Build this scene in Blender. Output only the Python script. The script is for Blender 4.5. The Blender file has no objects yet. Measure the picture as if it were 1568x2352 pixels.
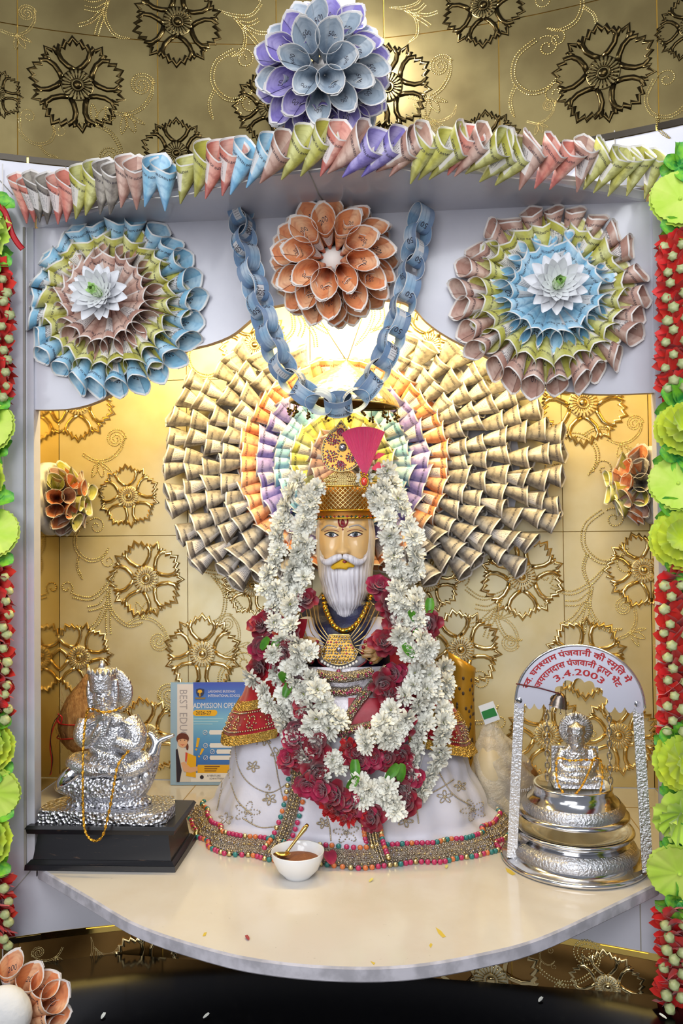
import bpy, math, random
from mathutils import Vector, Matrix, noise as mnoise
V = Vector
PI = math.pi
rnd = random.Random(11)
SC = bpy.context.scene
COL = SC.collection
# ---------------------------------------------------------------- camera (image taken as 1568 x 2352)
F, ZC = 1850.0, 1.5
YAW, PIT, ROL = 0.0871, 0.0203, 0.0101
CAM = V((0.1463, -1.5441, ZC))
fwd = V((-math.sin(YAW)*math.cos(PIT), math.cos(YAW)*math.cos(PIT), math.sin(PIT)))
r0 = V((math.cos(YAW), math.sin(YAW), 0)); u0 = r0.cross(fwd)
rgt = math.cos(ROL)*r0-math.sin(ROL)*u0; upv = math.sin(ROL)*r0+math.cos(ROL)*u0
cd = bpy.data.cameras.new('camera'); cd.sensor_fit = 'VERTICAL'; cd.sensor_height = 36; cd.sensor_width = 24
cd.lens = 36*F/2352; cd.clip_start = 0.02
cam = bpy.data.objects.new('camera', cd); COL.objects.link(cam)
cam.matrix_world = Matrix(((rgt.x, upv.x, -fwd.x, CAM.x), (rgt.y, upv.y, -fwd.y, CAM.y), (rgt.z, upv.z, -fwd.z, CAM.z), (0, 0, 0, 1)))
SC.camera = cam
# ---------------------------------------------------------------- light
SC.view_settings.view_transform = 'Standard'; SC.view_settings.look = 'None'
SC.view_settings.exposure = 0.0; SC.view_settings.gamma = 1.0; SC.view_settings.use_curve_mapping = False
cy = SC.cycles; cy.max_bounces = 6; cy.diffuse_bounces = 2; cy.glossy_bounces = 3; cy.transmission_bounces = 4; cy.transparent_max_bounces = 6; cy.caustics_reflective = False; cy.caustics_refractive = False; cy.use_adaptive_sampling = True; cy.adaptive_threshold = 0.04; cy.sample_clamp_indirect = 6
wld = bpy.data.worlds.new('room_air'); SC.world = wld; wld.use_nodes = True
wld.node_tree.nodes['Background'].inputs[0].default_value = (0.80, 0.84, 0.95, 1); wld.node_tree.nodes['Background'].inputs[1].default_value = 0.27
def area(name, loc, tgt, sx, sy, power, col, spread=PI):
    l = bpy.data.lights.new(name, 'AREA'); l.shape = 'RECTANGLE'; l.size = sx; l.size_y = sy; l.energy = power; l.color = col; l.spread = spread
    o = bpy.data.objects.new(name, l); COL.objects.link(o); o.location = loc
    o.rotation_euler = (V(tgt)-V(loc)).to_track_quat('-Z', 'Y').to_euler(); return o
def point(name, loc, power, col, rad):
    l = bpy.data.lights.new(name, 'POINT'); l.energy = power; l.color = col; l.shadow_soft_size = rad
    o = bpy.data.objects.new(name, l); COL.objects.link(o); o.location = loc; return o
area('ceiling_panel_light', (0.5, -2.0, 2.95), (0.0, 0.1, 1.35), 1.6, 0.9, 25, (0.93, 0.96, 1.0))
area('ceiling_panel_light', (-1.2, -2.2, 2.5), (0.0, 0.2, 1.3), 0.9, 0.9, 9, (0.95, 0.97, 1.0))
area('front_fill_light', (-0.5, -3.2, 1.9), (0.0, 0.2, 1.45), 1.8, 1.5, 41, (0.97, 0.98, 1.0))  # soft frontal fill added behind the camera to brighten the shrine
area('niche_strip_light', (-0.02, 0.14, 2.075), (-0.02, 0.5, 1.55), 1.15, 0.05, 15.0, (1.0, 0.74, 0.30))
point('niche_bulb_light', (0.0, 0.36, 2.06), 4.0, (1.0, 0.82, 0.44), 0.03)
# ---------------------------------------------------------------- projection helpers: pixel of the photograph -> point of the place
def ray(px, py): return fwd+rgt*((px-784)/F)-upv*((py-1176)/F)
def at(px, py, Y):
    d = ray(px, py); return CAM+d*((Y-CAM.y)/d.y)
def atz(px, py, Z):
    d = ray(px, py); return CAM+d*((Z-CAM.z)/d.z)
WR = 1.69; WC = V((0, 0.11-WR, 0))
def wallpt(px, py):
    d = ray(px, py); ox, oy = CAM.x-WC.x, CAM.y-WC.y
    a = d.x*d.x+d.y*d.y; b = 2*(ox*d.x+oy*d.y); c = ox*ox+oy*oy-WR*WR
    return CAM+d*((-b+math.sqrt(b*b-4*a*c))/(2*a))
def mpp(Y): return (Y-CAM.y)/F          # metres per pixel near the picture centre at depth Y
# ---------------------------------------------------------------- materials
def lin(h):
    if not isinstance(h, str): return tuple(h)+((1,) if len(h) == 3 else ())
    c = [int(h[i:i+2], 16)/255 for i in (0, 2, 4)]
    return tuple((x/12.92 if x <= 0.04045 else ((x+0.055)/1.055)**2.4) for x in c)+(1,)
MATS = {}
class NT:
    def __init__(s, m): s.t = m.node_tree; s.b = s.t.nodes['Principled BSDF']
    def n(s, typ, **k):
        x = s.t.nodes.new(typ)
        for a, b in k.items(): setattr(x, a, b)
        return x
    def l(s, a, b): s.t.links.new(a, b)
    def math(s, op, a, b=None, c=None):
        x = s.n('ShaderNodeMath', operation=op)
        for i, q in enumerate((a, b, c)):
            if q is None: continue
            if isinstance(q, (int, float)): x.inputs[i].default_value = q
            else: s.l(q, x.inputs[i])
        return x.outputs[0]
    def mix(s, f, a, b, blend='MIX'):
        x = s.n('ShaderNodeMix', data_type='RGBA', blend_type=blend)
        for i, q in ((0, f), (6, a), (7, b)):
            if isinstance(q, (int, float)): x.inputs[i].default_value = q
            elif isinstance(q, tuple): x.inputs[i].default_value = q
            else: s.l(q, x.inputs[i])
        return x.outputs[2]
    def noise(s, scale, detail=3, vec=None, rough=0.5):
        x = s.n('ShaderNodeTexNoise'); x.inputs['Scale'].default_value = scale; x.inputs['Detail'].default_value = detail; x.inputs['Roughness'].default_value = rough
        if vec is not None: s.l(vec, x.inputs['Vector'])
        return x.outputs['Fac']
    def smooth(s, v, a, b):
        x = s.n('ShaderNodeMapRange', interpolation_type='SMOOTHSTEP'); s.l(v, x.inputs[0]); x.inputs[1].default_value = a; x.inputs[2].default_value = b
        return x.outputs[0]
    def obj(s): return s.n('ShaderNodeTexCoord').outputs['Object']
    def bump(s, h, strength, dist=0.002):
        x = s.n('ShaderNodeBump'); x.inputs['Strength'].default_value = strength; x.inputs['Distance'].default_value = dist
        s.l(h, x.inputs['Height']); s.l(x.outputs[0], s.b.inputs['Normal'])
def mat(name, col, rough=0.5, metal=0.0, var=0.0, vscale=20, bump=0, bscale=200, bdist=0.001, sheen=0, coat=0, trans=0, alpha=1, emit=0, ior=None, sss=0, col2=None, btype='noise', spec=None):
    if name in MATS: return MATS[name]
    m = bpy.data.materials.new(name); m.use_nodes = True; MATS[name] = m
    N = NT(m); b = N.b; c = lin(col)
    b.inputs['Base Color'].default_value = c; b.inputs['Roughness'].default_value = rough; b.inputs['Metallic'].default_value = metal
    if spec is not None: b.inputs['Specular IOR Level'].default_value = spec
    if sheen: b.inputs['Sheen Weight'].default_value = sheen
    if coat: b.inputs['Coat Weight'].default_value = coat; b.inputs['Coat Roughness'].default_value = 0.06
    if trans: b.inputs['Transmission Weight'].default_value = trans
    if alpha < 1: b.inputs['Alpha'].default_value = alpha
    if ior: b.inputs['IOR'].default_value = ior
    if sss: b.inputs['Subsurface Weight'].default_value = sss; b.inputs['Subsurface Radius'].default_value = (0.01, 0.006, 0.004); b.inputs['Subsurface Scale'].default_value = 0.5
    if emit: b.inputs['Emission Color'].default_value = c; b.inputs['Emission Strength'].default_value = emit
    if var or col2:
        f = N.smooth(N.noise(vscale, 4, N.obj()), 0.35, 0.65)
        c2 = lin(col2) if col2 else tuple(x*(1-var) for x in c[:3])+(1,)
        N.l(N.mix(f, c, c2), b.inputs['Base Color'])
    if bump:
        if btype == 'noise': h = N.noise(bscale, 4, N.obj())
        else:
            x = N.n('ShaderNodeTexVoronoi'); x.inputs['Scale'].default_value = bscale; N.l(N.obj(), x.inputs['Vector']); h = x.outputs['Distance']
        N.bump(h, bump, bdist)
    return m
# ---------------------------------------------------------------- meshes
class MB:
    def __init__(s): s.v = []; s.f = []; s.mi = []; s.uv = []
    def add(s, vs, fs, mi=0, uvs=None):
        o = len(s.v); s.v += [tuple(p) for p in vs]
        for f in fs:
            s.f.append(tuple(i+o for i in f)); s.mi.append(mi); s.uv.append([uvs[i] for i in f] if uvs else None)
        return s
    def grid(s, fn, nu, nv, mi=0, cu=False, uv=True, flip=False):
        vs = []; uvs = []
        mu = nu if cu else nu+1
        for j in range(nv+1):
            for i in range(mu):
                u, v = i/nu, j/nv; vs.append(fn(u, v)); uvs.append((u, v))
        fs = []
        for j in range(nv):
            for i in range(nu):
                a, b = j*mu+i, j*mu+(i+1) % mu
                q = (a, b, b+mu, a+mu); fs.append(q[::-1] if flip else q)
        return s.add(vs, fs, mi, uvs if uv else None)
    def box(s, c, sz, mi=0, M=None, taper=1.0):
        x, y, z = (a/2 for a in sz); c = V(c)
        vs = [V((sx*x*(taper if sz_ > 0 else 1), sy*y*(taper if sz_ > 0 else 1), sz_*z)) for sz_ in (-1, 1) for sx, sy in ((-1, -1), (1, -1), (1, 1), (-1, 1))]
        vs = [(M @ p if M else p)+c for p in vs]
        return s.add(vs, [(3, 2, 1, 0), (4, 5, 6, 7), (0, 1, 5, 4), (1, 2, 6, 5), (2, 3, 7, 6), (3, 0, 4, 7)], mi)
    def tube(s, pts, r, n=8, closed=False, mi=0, cap=True, flat=1.0, upn=None):
        P = [V(p) for p in pts]; k = len(P)
        rs = r if isinstance(r, (list, tuple)) else [r]*k
        ts = []
        for i in range(k):
            a = P[(i-1) % k] if (closed or i > 0) else P[i]; b = P[(i+1) % k] if (closed or i < k-1) else P[i]
            t = b-a; ts.append(t.normalized() if t.length > 1e-9 else V((0, 0, 1)))
        u = V(upn) if upn else (V((0, 0, 1)) if abs(ts[0].z) < 0.9 else V((0, 1, 0)))
        vs = []
        for i in range(k):
            t = ts[i]; w = t.cross(u)
            if w.length < 1e-6: w = t.cross(V((1, 0.3, 0.1)))
            w.normalize(); uu = w.cross(t).normalized()
            if not upn: u = uu
            for j in range(n):
                a = 2*PI*j/n; vs.append(P[i]+w*(math.cos(a)*rs[i])+uu*(math.sin(a)*rs[i]*flat))
        fs = []
        for i in range(k if closed else k-1):
            for j in range(n):
                a, b = i*n+j, i*n+(j+1) % n; c = ((i+1) % k)*n
                fs.append((a, b, c+(j+1) % n, c+j))
        if cap and not closed: fs += [tuple(range(n))[::-1], tuple((k-1)*n+j for j in range(n))]
        return s.add(vs, fs, mi)
    def lathe(s, prof, n=24, mi=0, M=None, wob=None):
        vs = []
        for r, z in prof:
            for j in range(n):
                a = 2*PI*j/n; p = V((r*math.cos(a), r*math.sin(a), z))
                if wob: p = wob(p, a)
                vs.append(M @ p if M else p)
        fs = []
        for i in range(len(prof)-1):
            for j in range(n): fs.append((i*n+j, i*n+(j+1) % n, (i+1)*n+(j+1) % n, (i+1)*n+j))
        return s.add(vs, fs, mi)
    def ball(s, c, r, nu=8, nv=5, mi=0, M=None):
        rx, ry, rz = r if isinstance(r, (tuple, list)) else (r, r, r); c = V(c); vs = [V((0, 0, -rz))]
        for j in range(1, nv):
            b = -PI/2+PI*j/nv
            for i in range(nu):
                a = 2*PI*i/nu; vs.append(V((rx*math.cos(b)*math.cos(a), ry*math.cos(b)*math.sin(a), rz*math.sin(b))))
        vs.append(V((0, 0, rz))); vs = [(M @ p if M else p)+c for p in vs]; L = len(vs)-1; fs = []
        for i in range(nu):
            k = (i+1) % nu; fs += [(0, 1+k, 1+i), (L, L-nu+i, L-nu+k)]
            for j in range(nv-2): a = 1+j*nu; fs.append((a+i, a+k, a+nu+k, a+nu+i))
        return s.add(vs, fs, mi)
    def prism(s, out, fn, h0, h1, mi=0, side=None, back=True):
        k = len(out); vs = [fn(x, y, h1) for x, y in out]+[fn(x, y, h0) for x, y in out]
        fs = [tuple(range(k))]
        if back: fs.append(tuple(range(k, 2*k))[::-1])
        s.add(vs, fs, mi)
        return s.add(vs, [(i, (i+1) % k, k+(i+1) % k, k+i)[::-1] for i in range(k)], mi if side is None else side)
    def mesh(s, name, mats, smooth=True, ang=None):
        me = bpy.data.meshes.new(name); me.from_pydata(s.v, [], s.f)
        for m in (mats if isinstance(mats, (list, tuple)) else [mats]): me.materials.append(m)
        me.polygons.foreach_set('material_index', s.mi)
        if any(u for u in s.uv):
            l = me.uv_layers.new(name='UVMap'); flat = []
            for f, u in zip(s.f, s.uv):
                for i in range(len(f)): flat += (u[i] if u else (0.0, 0.0))
            l.data.foreach_set('uv', flat)
        if smooth:
            me.polygons.foreach_set('use_smooth', [True]*len(s.f))
            if ang: me.set_sharp_from_angle(angle=math.radians(ang))
        me.update(); return me
W = {}
def put(name, me, parent=None, M=None):
    o = bpy.data.objects.new(name, me); COL.objects.link(o); M = M or Matrix()
    if parent is not None: o.parent = parent; o.matrix_parent_inverse = W[parent.name].inverted()
    o.matrix_basis = M; W[o.name] = M.copy(); return o
def thing(name, label, cat, loc, group=None):
    o = put(name, None, None, Matrix.Translation(V(loc))); o.empty_display_size = 0.03
    return tag(o, label, cat, group)
def tag(o, label=None, cat=None, group=None, kind=None):
    if label: o['label'] = label
    if cat: o['category'] = cat
    if group: o['group'] = group
    if kind: o['kind'] = kind
    return o
def struct(name, me, label=None, M=None):
    o = put(name, me, None, M); o['kind'] = 'structure'
    if label: o['label'] = label
    return o
def frame(o, z, x=None, y=None, s=1.0):
    z = V(z).normalized()
    if y is not None:
        x = V(y).cross(z)
        if x.length < 1e-5: x = V((1, 0, 0)).cross(z) if abs(z.x) < .9 else V((0, 1, 0)).cross(z)
        x.normalize(); y = z.cross(x)
    else:
        y = z.cross(V(x) if x is not None else V((1, 0, 0.01))).normalized(); x = y.cross(z)
    s = s if isinstance(s, (tuple, list)) else (s, s, s); o = V(o)
    return Matrix(((x.x*s[0], y.x*s[1], z.x*s[2], o.x), (x.y*s[0], y.y*s[1], z.y*s[2], o.y), (x.z*s[0], y.z*s[1], z.z*s[2], o.z), (0, 0, 0, 1)))
def spline(P, n, closed=False):
    P = [V(p) for p in P]; k = len(P); out = []; seg = k if closed else k-1
    for i in range(n if closed else n+1):
        t = i/n*seg; j = min(int(t), seg-1); f = t-j
        g = (lambda q: P[q % k]) if closed else (lambda q: P[max(0, min(k-1, q))])
        a, b, c, d = g(j-1), g(j), g(j+1), g(j+2)
        out.append(0.5*((2*b)+(c-a)*f+(2*a-5*b+4*c-d)*f*f+(3*b-3*c+d-a)*f**3))
    return out
def lerp(tab, x):
    if x <= tab[0][0]: return tab[0][1]
    for (a, p), (b, q) in zip(tab, tab[1:]):
        if x <= b: t = (x-a)/(b-a); t = t*t*(3-2*t) if len(tab) > 2 else t; return p+(q-p)*t
    return tab[-1][1]
GL = {}
def glyph(s, bold=0.0):
    if s not in GL:
        c = bpy.data.curves.new('g', 'FONT'); c.body = s; c.resolution_u = 2; c.offset = bold if bold else (0.012 if ord(s[0]) > 0x900 else 0.0)
        o = bpy.data.objects.new('g', c); COL.objects.link(o); bpy.context.view_layer.update()
        me = bpy.data.meshes.new_from_object(o.evaluated_get(bpy.context.evaluated_depsgraph_get()))
        GL[s] = ([(v.co.x, v.co.y) for v in me.vertices], [tuple(p.vertices) for p in me.polygons])
        bpy.data.objects.remove(o); bpy.data.curves.remove(c); bpy.data.meshes.remove(me)
    return GL[s]
def letters(mb, s, fn, h, mi=0, centre=True, stretch=1.0, flip=False):
    vs, fs = glyph(s); k = h/0.69; w = max(p[0] for p in vs) if vs else 0
    x0 = w/2 if centre else 0; y0 = 0.345 if centre else 0
    mb.add([fn((x-x0)*k*stretch, (y-y0)*k) for x, y in vs], [f[::-1] for f in fs] if flip else fs, mi); return w*k*stretch
def remeshed(mb, voxel, mats, name, smooth_it=3):
    me = mb.mesh('tmp', mats); o = bpy.data.objects.new('tmp', me); COL.objects.link(o)
    r = o.modifiers.new('r', 'REMESH'); r.mode = 'VOXEL'; r.voxel_size = voxel
    if smooth_it: q = o.modifiers.new('s', 'SMOOTH'); q.iterations = smooth_it; q.factor = 0.5
    bpy.context.view_layer.update()
    out = bpy.data.meshes.new_from_object(o.evaluated_get(bpy.context.evaluated_depsgraph_get())); out.name = name
    bpy.data.objects.remove(o); bpy.data.meshes.remove(me)
    out.materials.clear()
    for m in (mats if isinstance(mats, (list, tuple)) else [mats]): out.materials.append(m)
    out.polygons.foreach_set('use_smooth', [True]*len(out.polygons)); return out
# heights and depths of the place
ZS = ZC-0.6607; ZT = ZC+0.6073; YB = 0.5518; XL, XR = -0.80, 0.745
# ================================================================ setting
def gold_mat(name, c1, c2, rough, bscale=350, metal=0.9):
    m = bpy.data.materials.new(name); m.use_nodes = True; MATS[name] = m; N = NT(m)
    f = N.smooth(N.noise(9, 5, N.obj()), 0.3, 0.7); N.l(N.mix(f, lin(c1), lin(c2)), N.b.inputs['Base Color'])
    N.b.inputs['Metallic'].default_value = metal
    g = N.noise(26, 4, N.obj()); r = N.n('ShaderNodeMapRange'); N.l(g, r.inputs[0]); r.inputs[3].default_value = rough*0.8; r.inputs[4].default_value = rough*1.25
    N.l(r.outputs[0], N.b.inputs['Roughness'])
    N.bump(N.noise(bscale, 3, N.obj()), 0.05, 0.0008); return m
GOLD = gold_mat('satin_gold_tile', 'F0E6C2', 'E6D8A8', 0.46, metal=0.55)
GOLDB = gold_mat('shade_toned_gold_tile', '706442', '5E5234', 0.42)  # same gold tile, darkened in colour for the dark room it reflects
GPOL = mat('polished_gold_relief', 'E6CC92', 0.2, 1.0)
GPOLB = mat('shade_toned_gold_relief', '463A22', 0.24, 1.0)  # blackish room reflection put into the colour of the polished gold outlines
BEAD = mat('gold_beading', 'EAD9A0', 0.18, 1.0)
GROUT = mat('ochre_grout', 'C79A3A', 0.8)
GMIR = mat('mirror_gold_wall', 'E2C47A', 0.10, 0.95)
def marble_mat(name, c1, c2, rough, scale=3):
    m = bpy.data.materials.new(name); m.use_nodes = True; N = NT(m); MATS[name] = m
    o = N.obj(); w = N.noise(scale, 6, o, 0.62); f = N.smooth(w, 0.42, 0.72)
    g = N.smooth(N.noise(140, 2, o), 0.72, 0.80)
    N.l(N.mix(N.math('MULTIPLY', g, 0.25), N.mix(f, lin(c1), lin(c2)), lin('8E8A84')), N.b.inputs['Base Color'])
    N.b.inputs['Roughness'].default_value = rough; N.b.inputs['Coat Weight'].default_value = 0.3; N.b.inputs['Coat Roughness'].default_value = 0.08
    return m
WHITE = marble_mat('white_marble', 'D2D1DA', 'C8C7D1', 0.25)
SHELFM = marble_mat('cream_marble', 'E4DED6', 'DDD3C6', 0.16)
EDGEM = mat('rough_marble_edge', 'CFCBD2', 0.7, var=0.35, vscale=30, bump=0.3, bscale=90)
JOINT = mat('grey_joint', 'A9A39A', 0.9)
DTRIM = mat('dark_mirror_trim', '2E261A', 0.2, 0.5)
GTRIM = mat('bright_gold_trim', 'D9B865', 0.12, 1.0)
def arcX(s): return V((math.sin(s/WR)*WR, WC.y+math.cos(s/WR)*WR, 0))
def sX(x): return math.asin(max(-1, min(1, x/WR)))*WR
def nrm(s): return V((-math.sin(s/WR), -math.cos(s/WR), 0))
def cyl_slab(s0, s1, z0, z1, off, th, n=None):
    mb = MB(); n = n or max(2, int(abs(s1-s0)/0.06))
    f = lambda u, v, d: arcX(s0+(s1-s0)*u)+nrm(s0+(s1-s0)*u)*d+V((0, 0, z0+(z1-z0)*v))
    mb.grid(lambda u, v: f(u, v, off), n, 1); mb.grid(lambda u, v: f(u, v, off-th), n, 1, flip=True)
    mb.grid(lambda u, v: f(u, 1, off-th*v), n, 1); mb.grid(lambda u, v: f(u, 0, off-th*(1-v)), n, 1)
    mb.grid(lambda u, v: f(0, u, off-th*v), 1, 1, flip=True); mb.grid(lambda u, v: f(1, u, off-th*v), 1, 1)
    return mb
ZTRIM, ZJ, ZLT = 2.25, 2.515, 0.695
wall_upper = struct('wall_upper', cyl_slab(-1.3, 1.3, ZTRIM, 3.3, -0.004, 0.03, 40).mesh('wall_upper', GROUT), 'curved wall of embossed gold tiles above the niche')
js = [-1.23, -0.945, -0.645, sX(-0.368), -0.125, 0.10, sX(0.331), sX(0.615), 0.93, 1.23]
for z0, z1 in ((ZTRIM, ZJ), (ZJ, 2.96)):
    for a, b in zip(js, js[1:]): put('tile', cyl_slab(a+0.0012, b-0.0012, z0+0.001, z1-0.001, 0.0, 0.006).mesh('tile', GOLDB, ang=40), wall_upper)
wall_white = struct('wall_front', cyl_slab(-1.3, 1.3, ZT+0.03, ZTRIM-0.012, 0.0, 0.03, 40).mesh('wall_front', WHITE), 'white marble wall band above the canopy slab')
tw = struct('trim_1', cyl_slab(-1.3, 1.3, ZTRIM-0.013, ZTRIM, -0.001, 0.02, 40).mesh('trim_1', GTRIM), 'dark mirrored strip under the gold tile wall')
for a in range(8): put('strip_piece', cyl_slab(-1.25+a*0.313, -1.25+a*0.313+0.309, ZTRIM-0.011, ZTRIM+0.001, 0.003, 0.006).mesh('strip_piece', DTRIM, ang=40), tw)
for k, (s0, s1, nm) in enumerate(((-1.3, sX(-0.6), 'wall_left'), (sX(0.6), 1.3, 'wall_right'))):
    w = struct(nm, cyl_slab(s0, s1, ZLT+0.012, ZT+0.031, 0.0, 0.035, 12).mesh(nm, WHITE), 'white marble pier beside the niche')
    sgn = -1 if k == 0 else 1
    put('jamb', MB().box((sgn*0.607, 0.002, (ZS+ZT)/2), (0.014, 0.016, ZT-ZS)).mesh('jamb', WHITE, False), w)
    put('jamb_bead', MB().box((sgn*0.6175, 0.004, (ZS+ZT)/2), (0.004, 0.03, ZT-ZS)).mesh('jamb_bead', JOINT, False), w)
    put('inner_lining', MB().box((sgn*0.70, 0.016, (ZS+ZT)/2), (0.20, 0.012, ZT-ZS)).mesh('inner_lining', WHITE, False), w)
wb = struct('wall_below', cyl_slab(-1.3, 1.3, ZLT+0.012, ZS-0.02, 0.0, 0.03, 40).mesh('wall_below', WHITE), 'white marble wall band under the half-round shelf')
for px in (288, 1470): 
    s = sX(wallpt(px, 2100).x); put('joint_line', cyl_slab(s-0.0012, s+0.0012, ZLT+0.012, ZS-0.02, 0.0008, 0.002, 2).mesh('joint_line', JOINT), wb)
tl = struct('trim_2', cyl_slab(-1.3, 1.3, ZLT, ZLT+0.013, 0.001, 0.02, 40).mesh('trim_2', GTRIM), 'bright gold strip under the white band')
for a in range(14): put('strip_piece', cyl_slab(-1.2+a*0.17, -1.2+a*0.17+0.085, ZLT+0.001, ZLT+0.011, 0.0025, 0.005, 3).mesh('strip_piece', DTRIM if a % 2 else GTRIM, ang=40), tl)
wall_lower = struct('wall_lower', cyl_slab(-1.3, 1.3, 0.2, ZLT, -0.004, 0.03, 40).mesh('wall_lower', GROUT), 'embossed bronze gold tile wall below the shelf')
GOLDC = gold_mat('bronze_gold_tile', 'A87F46', '8F6836', 0.3)
for a, b in zip(js, js[1:]): put('tile', cyl_slab(a+0.0012, b-0.0012, 0.2, ZLT-0.001, 0.0, 0.006).mesh('tile', GOLDC, ang=40), wall_lower)
# cracks / joints on the white piers
for pts in (((0, 415), (30, 448)), ((152, 378), (150, 405)), ((70, 2000), (40, 2035), (0, 2075))):
    P = [wallpt(*q)+nrm(0)*0.0005 for q in pts]; put('joint_line', MB().tube(P, 0.0011, 5).mesh('joint_line', JOINT), bpy.data.objects['wall_left'])
P = [wallpt(1411, 300), wallpt(1413, 372)]; put('joint_line', MB().tube([p+nrm(p.x)*0.0005 for p in P], 0.0013, 5).mesh('joint_line', JOINT), wall_white)
# ---- niche
wall_back = struct('wall_back', MB().box(((XL+XR)/2, YB+0.012, (ZS+2.2)/2), (XR-XL, 0.012, 2.2-ZS)).mesh('wall_back', GROUT, False), 'embossed gold tile wall at the back of the niche')
bx = [XL, at(432, 1500, YB).x, at(718, 1500, YB).x, at(1005, 1500, YB).x, at(1297, 1500, YB).x, XR]
for z0, z1 in ((ZS, ZC-0.0142), (ZC-0.0142, ZC+0.40), (ZC+0.40, 2.2)):
    for a, b in zip(bx, bx[1:]): put('tile', MB().box(((a+b)/2, YB+0.003, (z0+z1)/2), (b-a-0.002, 0.006, z1-z0-0.002)).mesh('tile', GOLD, False), wall_back)
for nm, x, sg in (('wall_niche_left', XL, -1), ('wall_niche_right', XR, 1)):
    struct(nm, MB().box((x+sg*0.006, (0.05+YB)/2+0.008, (ZS+2.2)/2), (0.012, YB-0.05+0.02, 2.2-ZS)).mesh(nm, GMIR, False), 'mirror polished gold side wall of the niche')
struct('ceiling', MB().box((0, 0.32, 2.206), (XR-XL+0.06, 0.56, 0.012)).mesh('ceiling', WHITE, False), 'white top of the niche behind the valance')
# valance with scalloped edge
low = [(80, 941), (120, 941), (170, 937), (225, 921), (290, 885), (350, 845), (420, 806), (480, 790), (530, 770), (566, 742), (590, 722), (640, 700), (760, 688), (900, 688), (950, 708), (975, 735), (1010, 762), (1050, 785), (1120, 820), (1200, 868), (1280, 895), (1350, 904), (1420, 905), (1503, 902)]
lp = [at(x, y, 0.0) for x, y in low]; lp[0].x = -0.6; lp[-1].x = 0.6
lp = [lp[0]]+spline(lp, 70)[1:-1]+[lp[-1]]
vm = MB(); n = len(lp)
for y0, fl in ((0.0, False), (0.018, True)):
    vs = [V((p.x, y0, p.z)) for p in lp]+[V((p.x, y0, ZT)) for p in lp]
    vm.add(vs, [((i, i+1, n+i+1, n+i)[::-1] if fl else (i, i+1, n+i+1, n+i)) for i in range(n-1)], 0)
vm.add([V((p.x, y, p.z)) for y in (0, 0.018) for p in lp], [(i, n+i, n+i+1, i+1) for i in range(n-1)], 1)
struct('trim_3', vm.mesh('valance', [WHITE, mat('tan_cut_edge', 'C9AF8C', 0.6)], ang=30), 'white marble valance panel with scalloped lower edge')
# half-round slabs
EDGE = [(-0.595, -0.004), (-0.444, -0.122), (-0.315, -0.220), (-0.166, -0.290), (-0.065, -0.316), (0.043, -0.323), (0.141, -0.310), (0.242, -0.272), (0.343, -0.216), (0.484, -0.095), (0.592, 0.002)]
EC = [(p.x, p.y) for p in spline([V((x, y, 0)) for x, y in EDGE], 60)]
def slab(outline, z0, z1, top, side, bot):
    mb = MB(); k = len(outline); b = 0.003
    def ins(i):
        a, c = V((*outline[i-1], 0)), V((*outline[(i+1) % k], 0)); t = (c-a).normalized(); p = V((*outline[i], 0))
        return p+V((-t.y, t.x, 0))*b
    I = [ins(i) for i in range(k)]; L = [V((*p, 0)) for p in outline]
    rows = [[p+V((0, 0, z0)) for p in I], [p+V((0, 0, z0+b)) for p in L], [p+V((0, 0, z1-b)) for p in L], [p+V((0, 0, z1)) for p in I]]
    for r in range(3): mb.add(rows[r]+rows[r+1], [(i, (i+1) % k, k+(i+1) % k, k+i) for i in range(k)], side)
    mb.add(rows[3], [tuple(range(k))], top); mb.add(rows[0], [tuple(range(k))[::-1]], bot); return mb
sh = slab(EC+[(0.60, 0.045), (XR, 0.045), (XR, YB), (XL, YB), (XL, 0.045), (-0.60, 0.045)], ZS-0.024, ZS, 0, 1, 1)
shelf = struct('floor', sh.mesh('shelf', [SHELFM, EDGEM], ang=50), 'half-round cream marble shelf that carries the statue')
for px in (440, 1400):
    a = atz(px, 1815, ZS); put('joint_line', MB().box((a.x, 0.40, ZS+0.0003), (0.002, 0.28, 0.0006)).mesh('joint_line', mat('ochre_joint', 'B79A63', 0.8), False), shelf)
a = atz(1300, 1852, ZS); put('joint_line', MB().box((0.58, a.y, ZS+0.0003), (0.32, 0.002, 0.0006)).mesh('joint_line', MATS['ochre_joint'], False), shelf)
for pts in ([(1000, 2130), (1012, 2138), (1024, 2152), (1016, 2154), (1006, 2144)], [(1160, 1993), (1172, 1998), (1184, 2008), (1176, 2011), (1164, 2003)], [(468, 2143), (475, 2141), (472, 2150), (465, 2151)], [(985, 2172), (989, 2166), (993, 2170), (989, 2178)], [(850, 2208), (862, 2212), (858, 2217)]):
    mb = MB(); mb.add([atz(x, y, ZS)+V((0, 0, 0.0004)) for x, y in pts], [tuple(range(len(pts)))[::-1]]); put('turmeric_smear', mb.mesh('turmeric_smear', mat('turmeric_stain', 'DDC24E', 0.7), False), shelf)
CE = [(x*1.0, y*0.60) for x, y in EC]
cn = slab(CE+[(0.6, 0.12), (-0.6, 0.12)], ZT, ZT+0.022, 0, 0, 0)
canopy = struct('trim_4', cn.mesh('canopy_slab', [WHITE], ang=50), 'half-round white marble canopy slab over the niche')
put('joint_line', MB().tube([(0.0, -0.01, ZT-0.0002), (-0.015, -0.1, ZT-0.0002), (-0.022, -0.21, ZT-0.0002)], 0.0012, 5).mesh('joint_line', JOINT), canopy)
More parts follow.
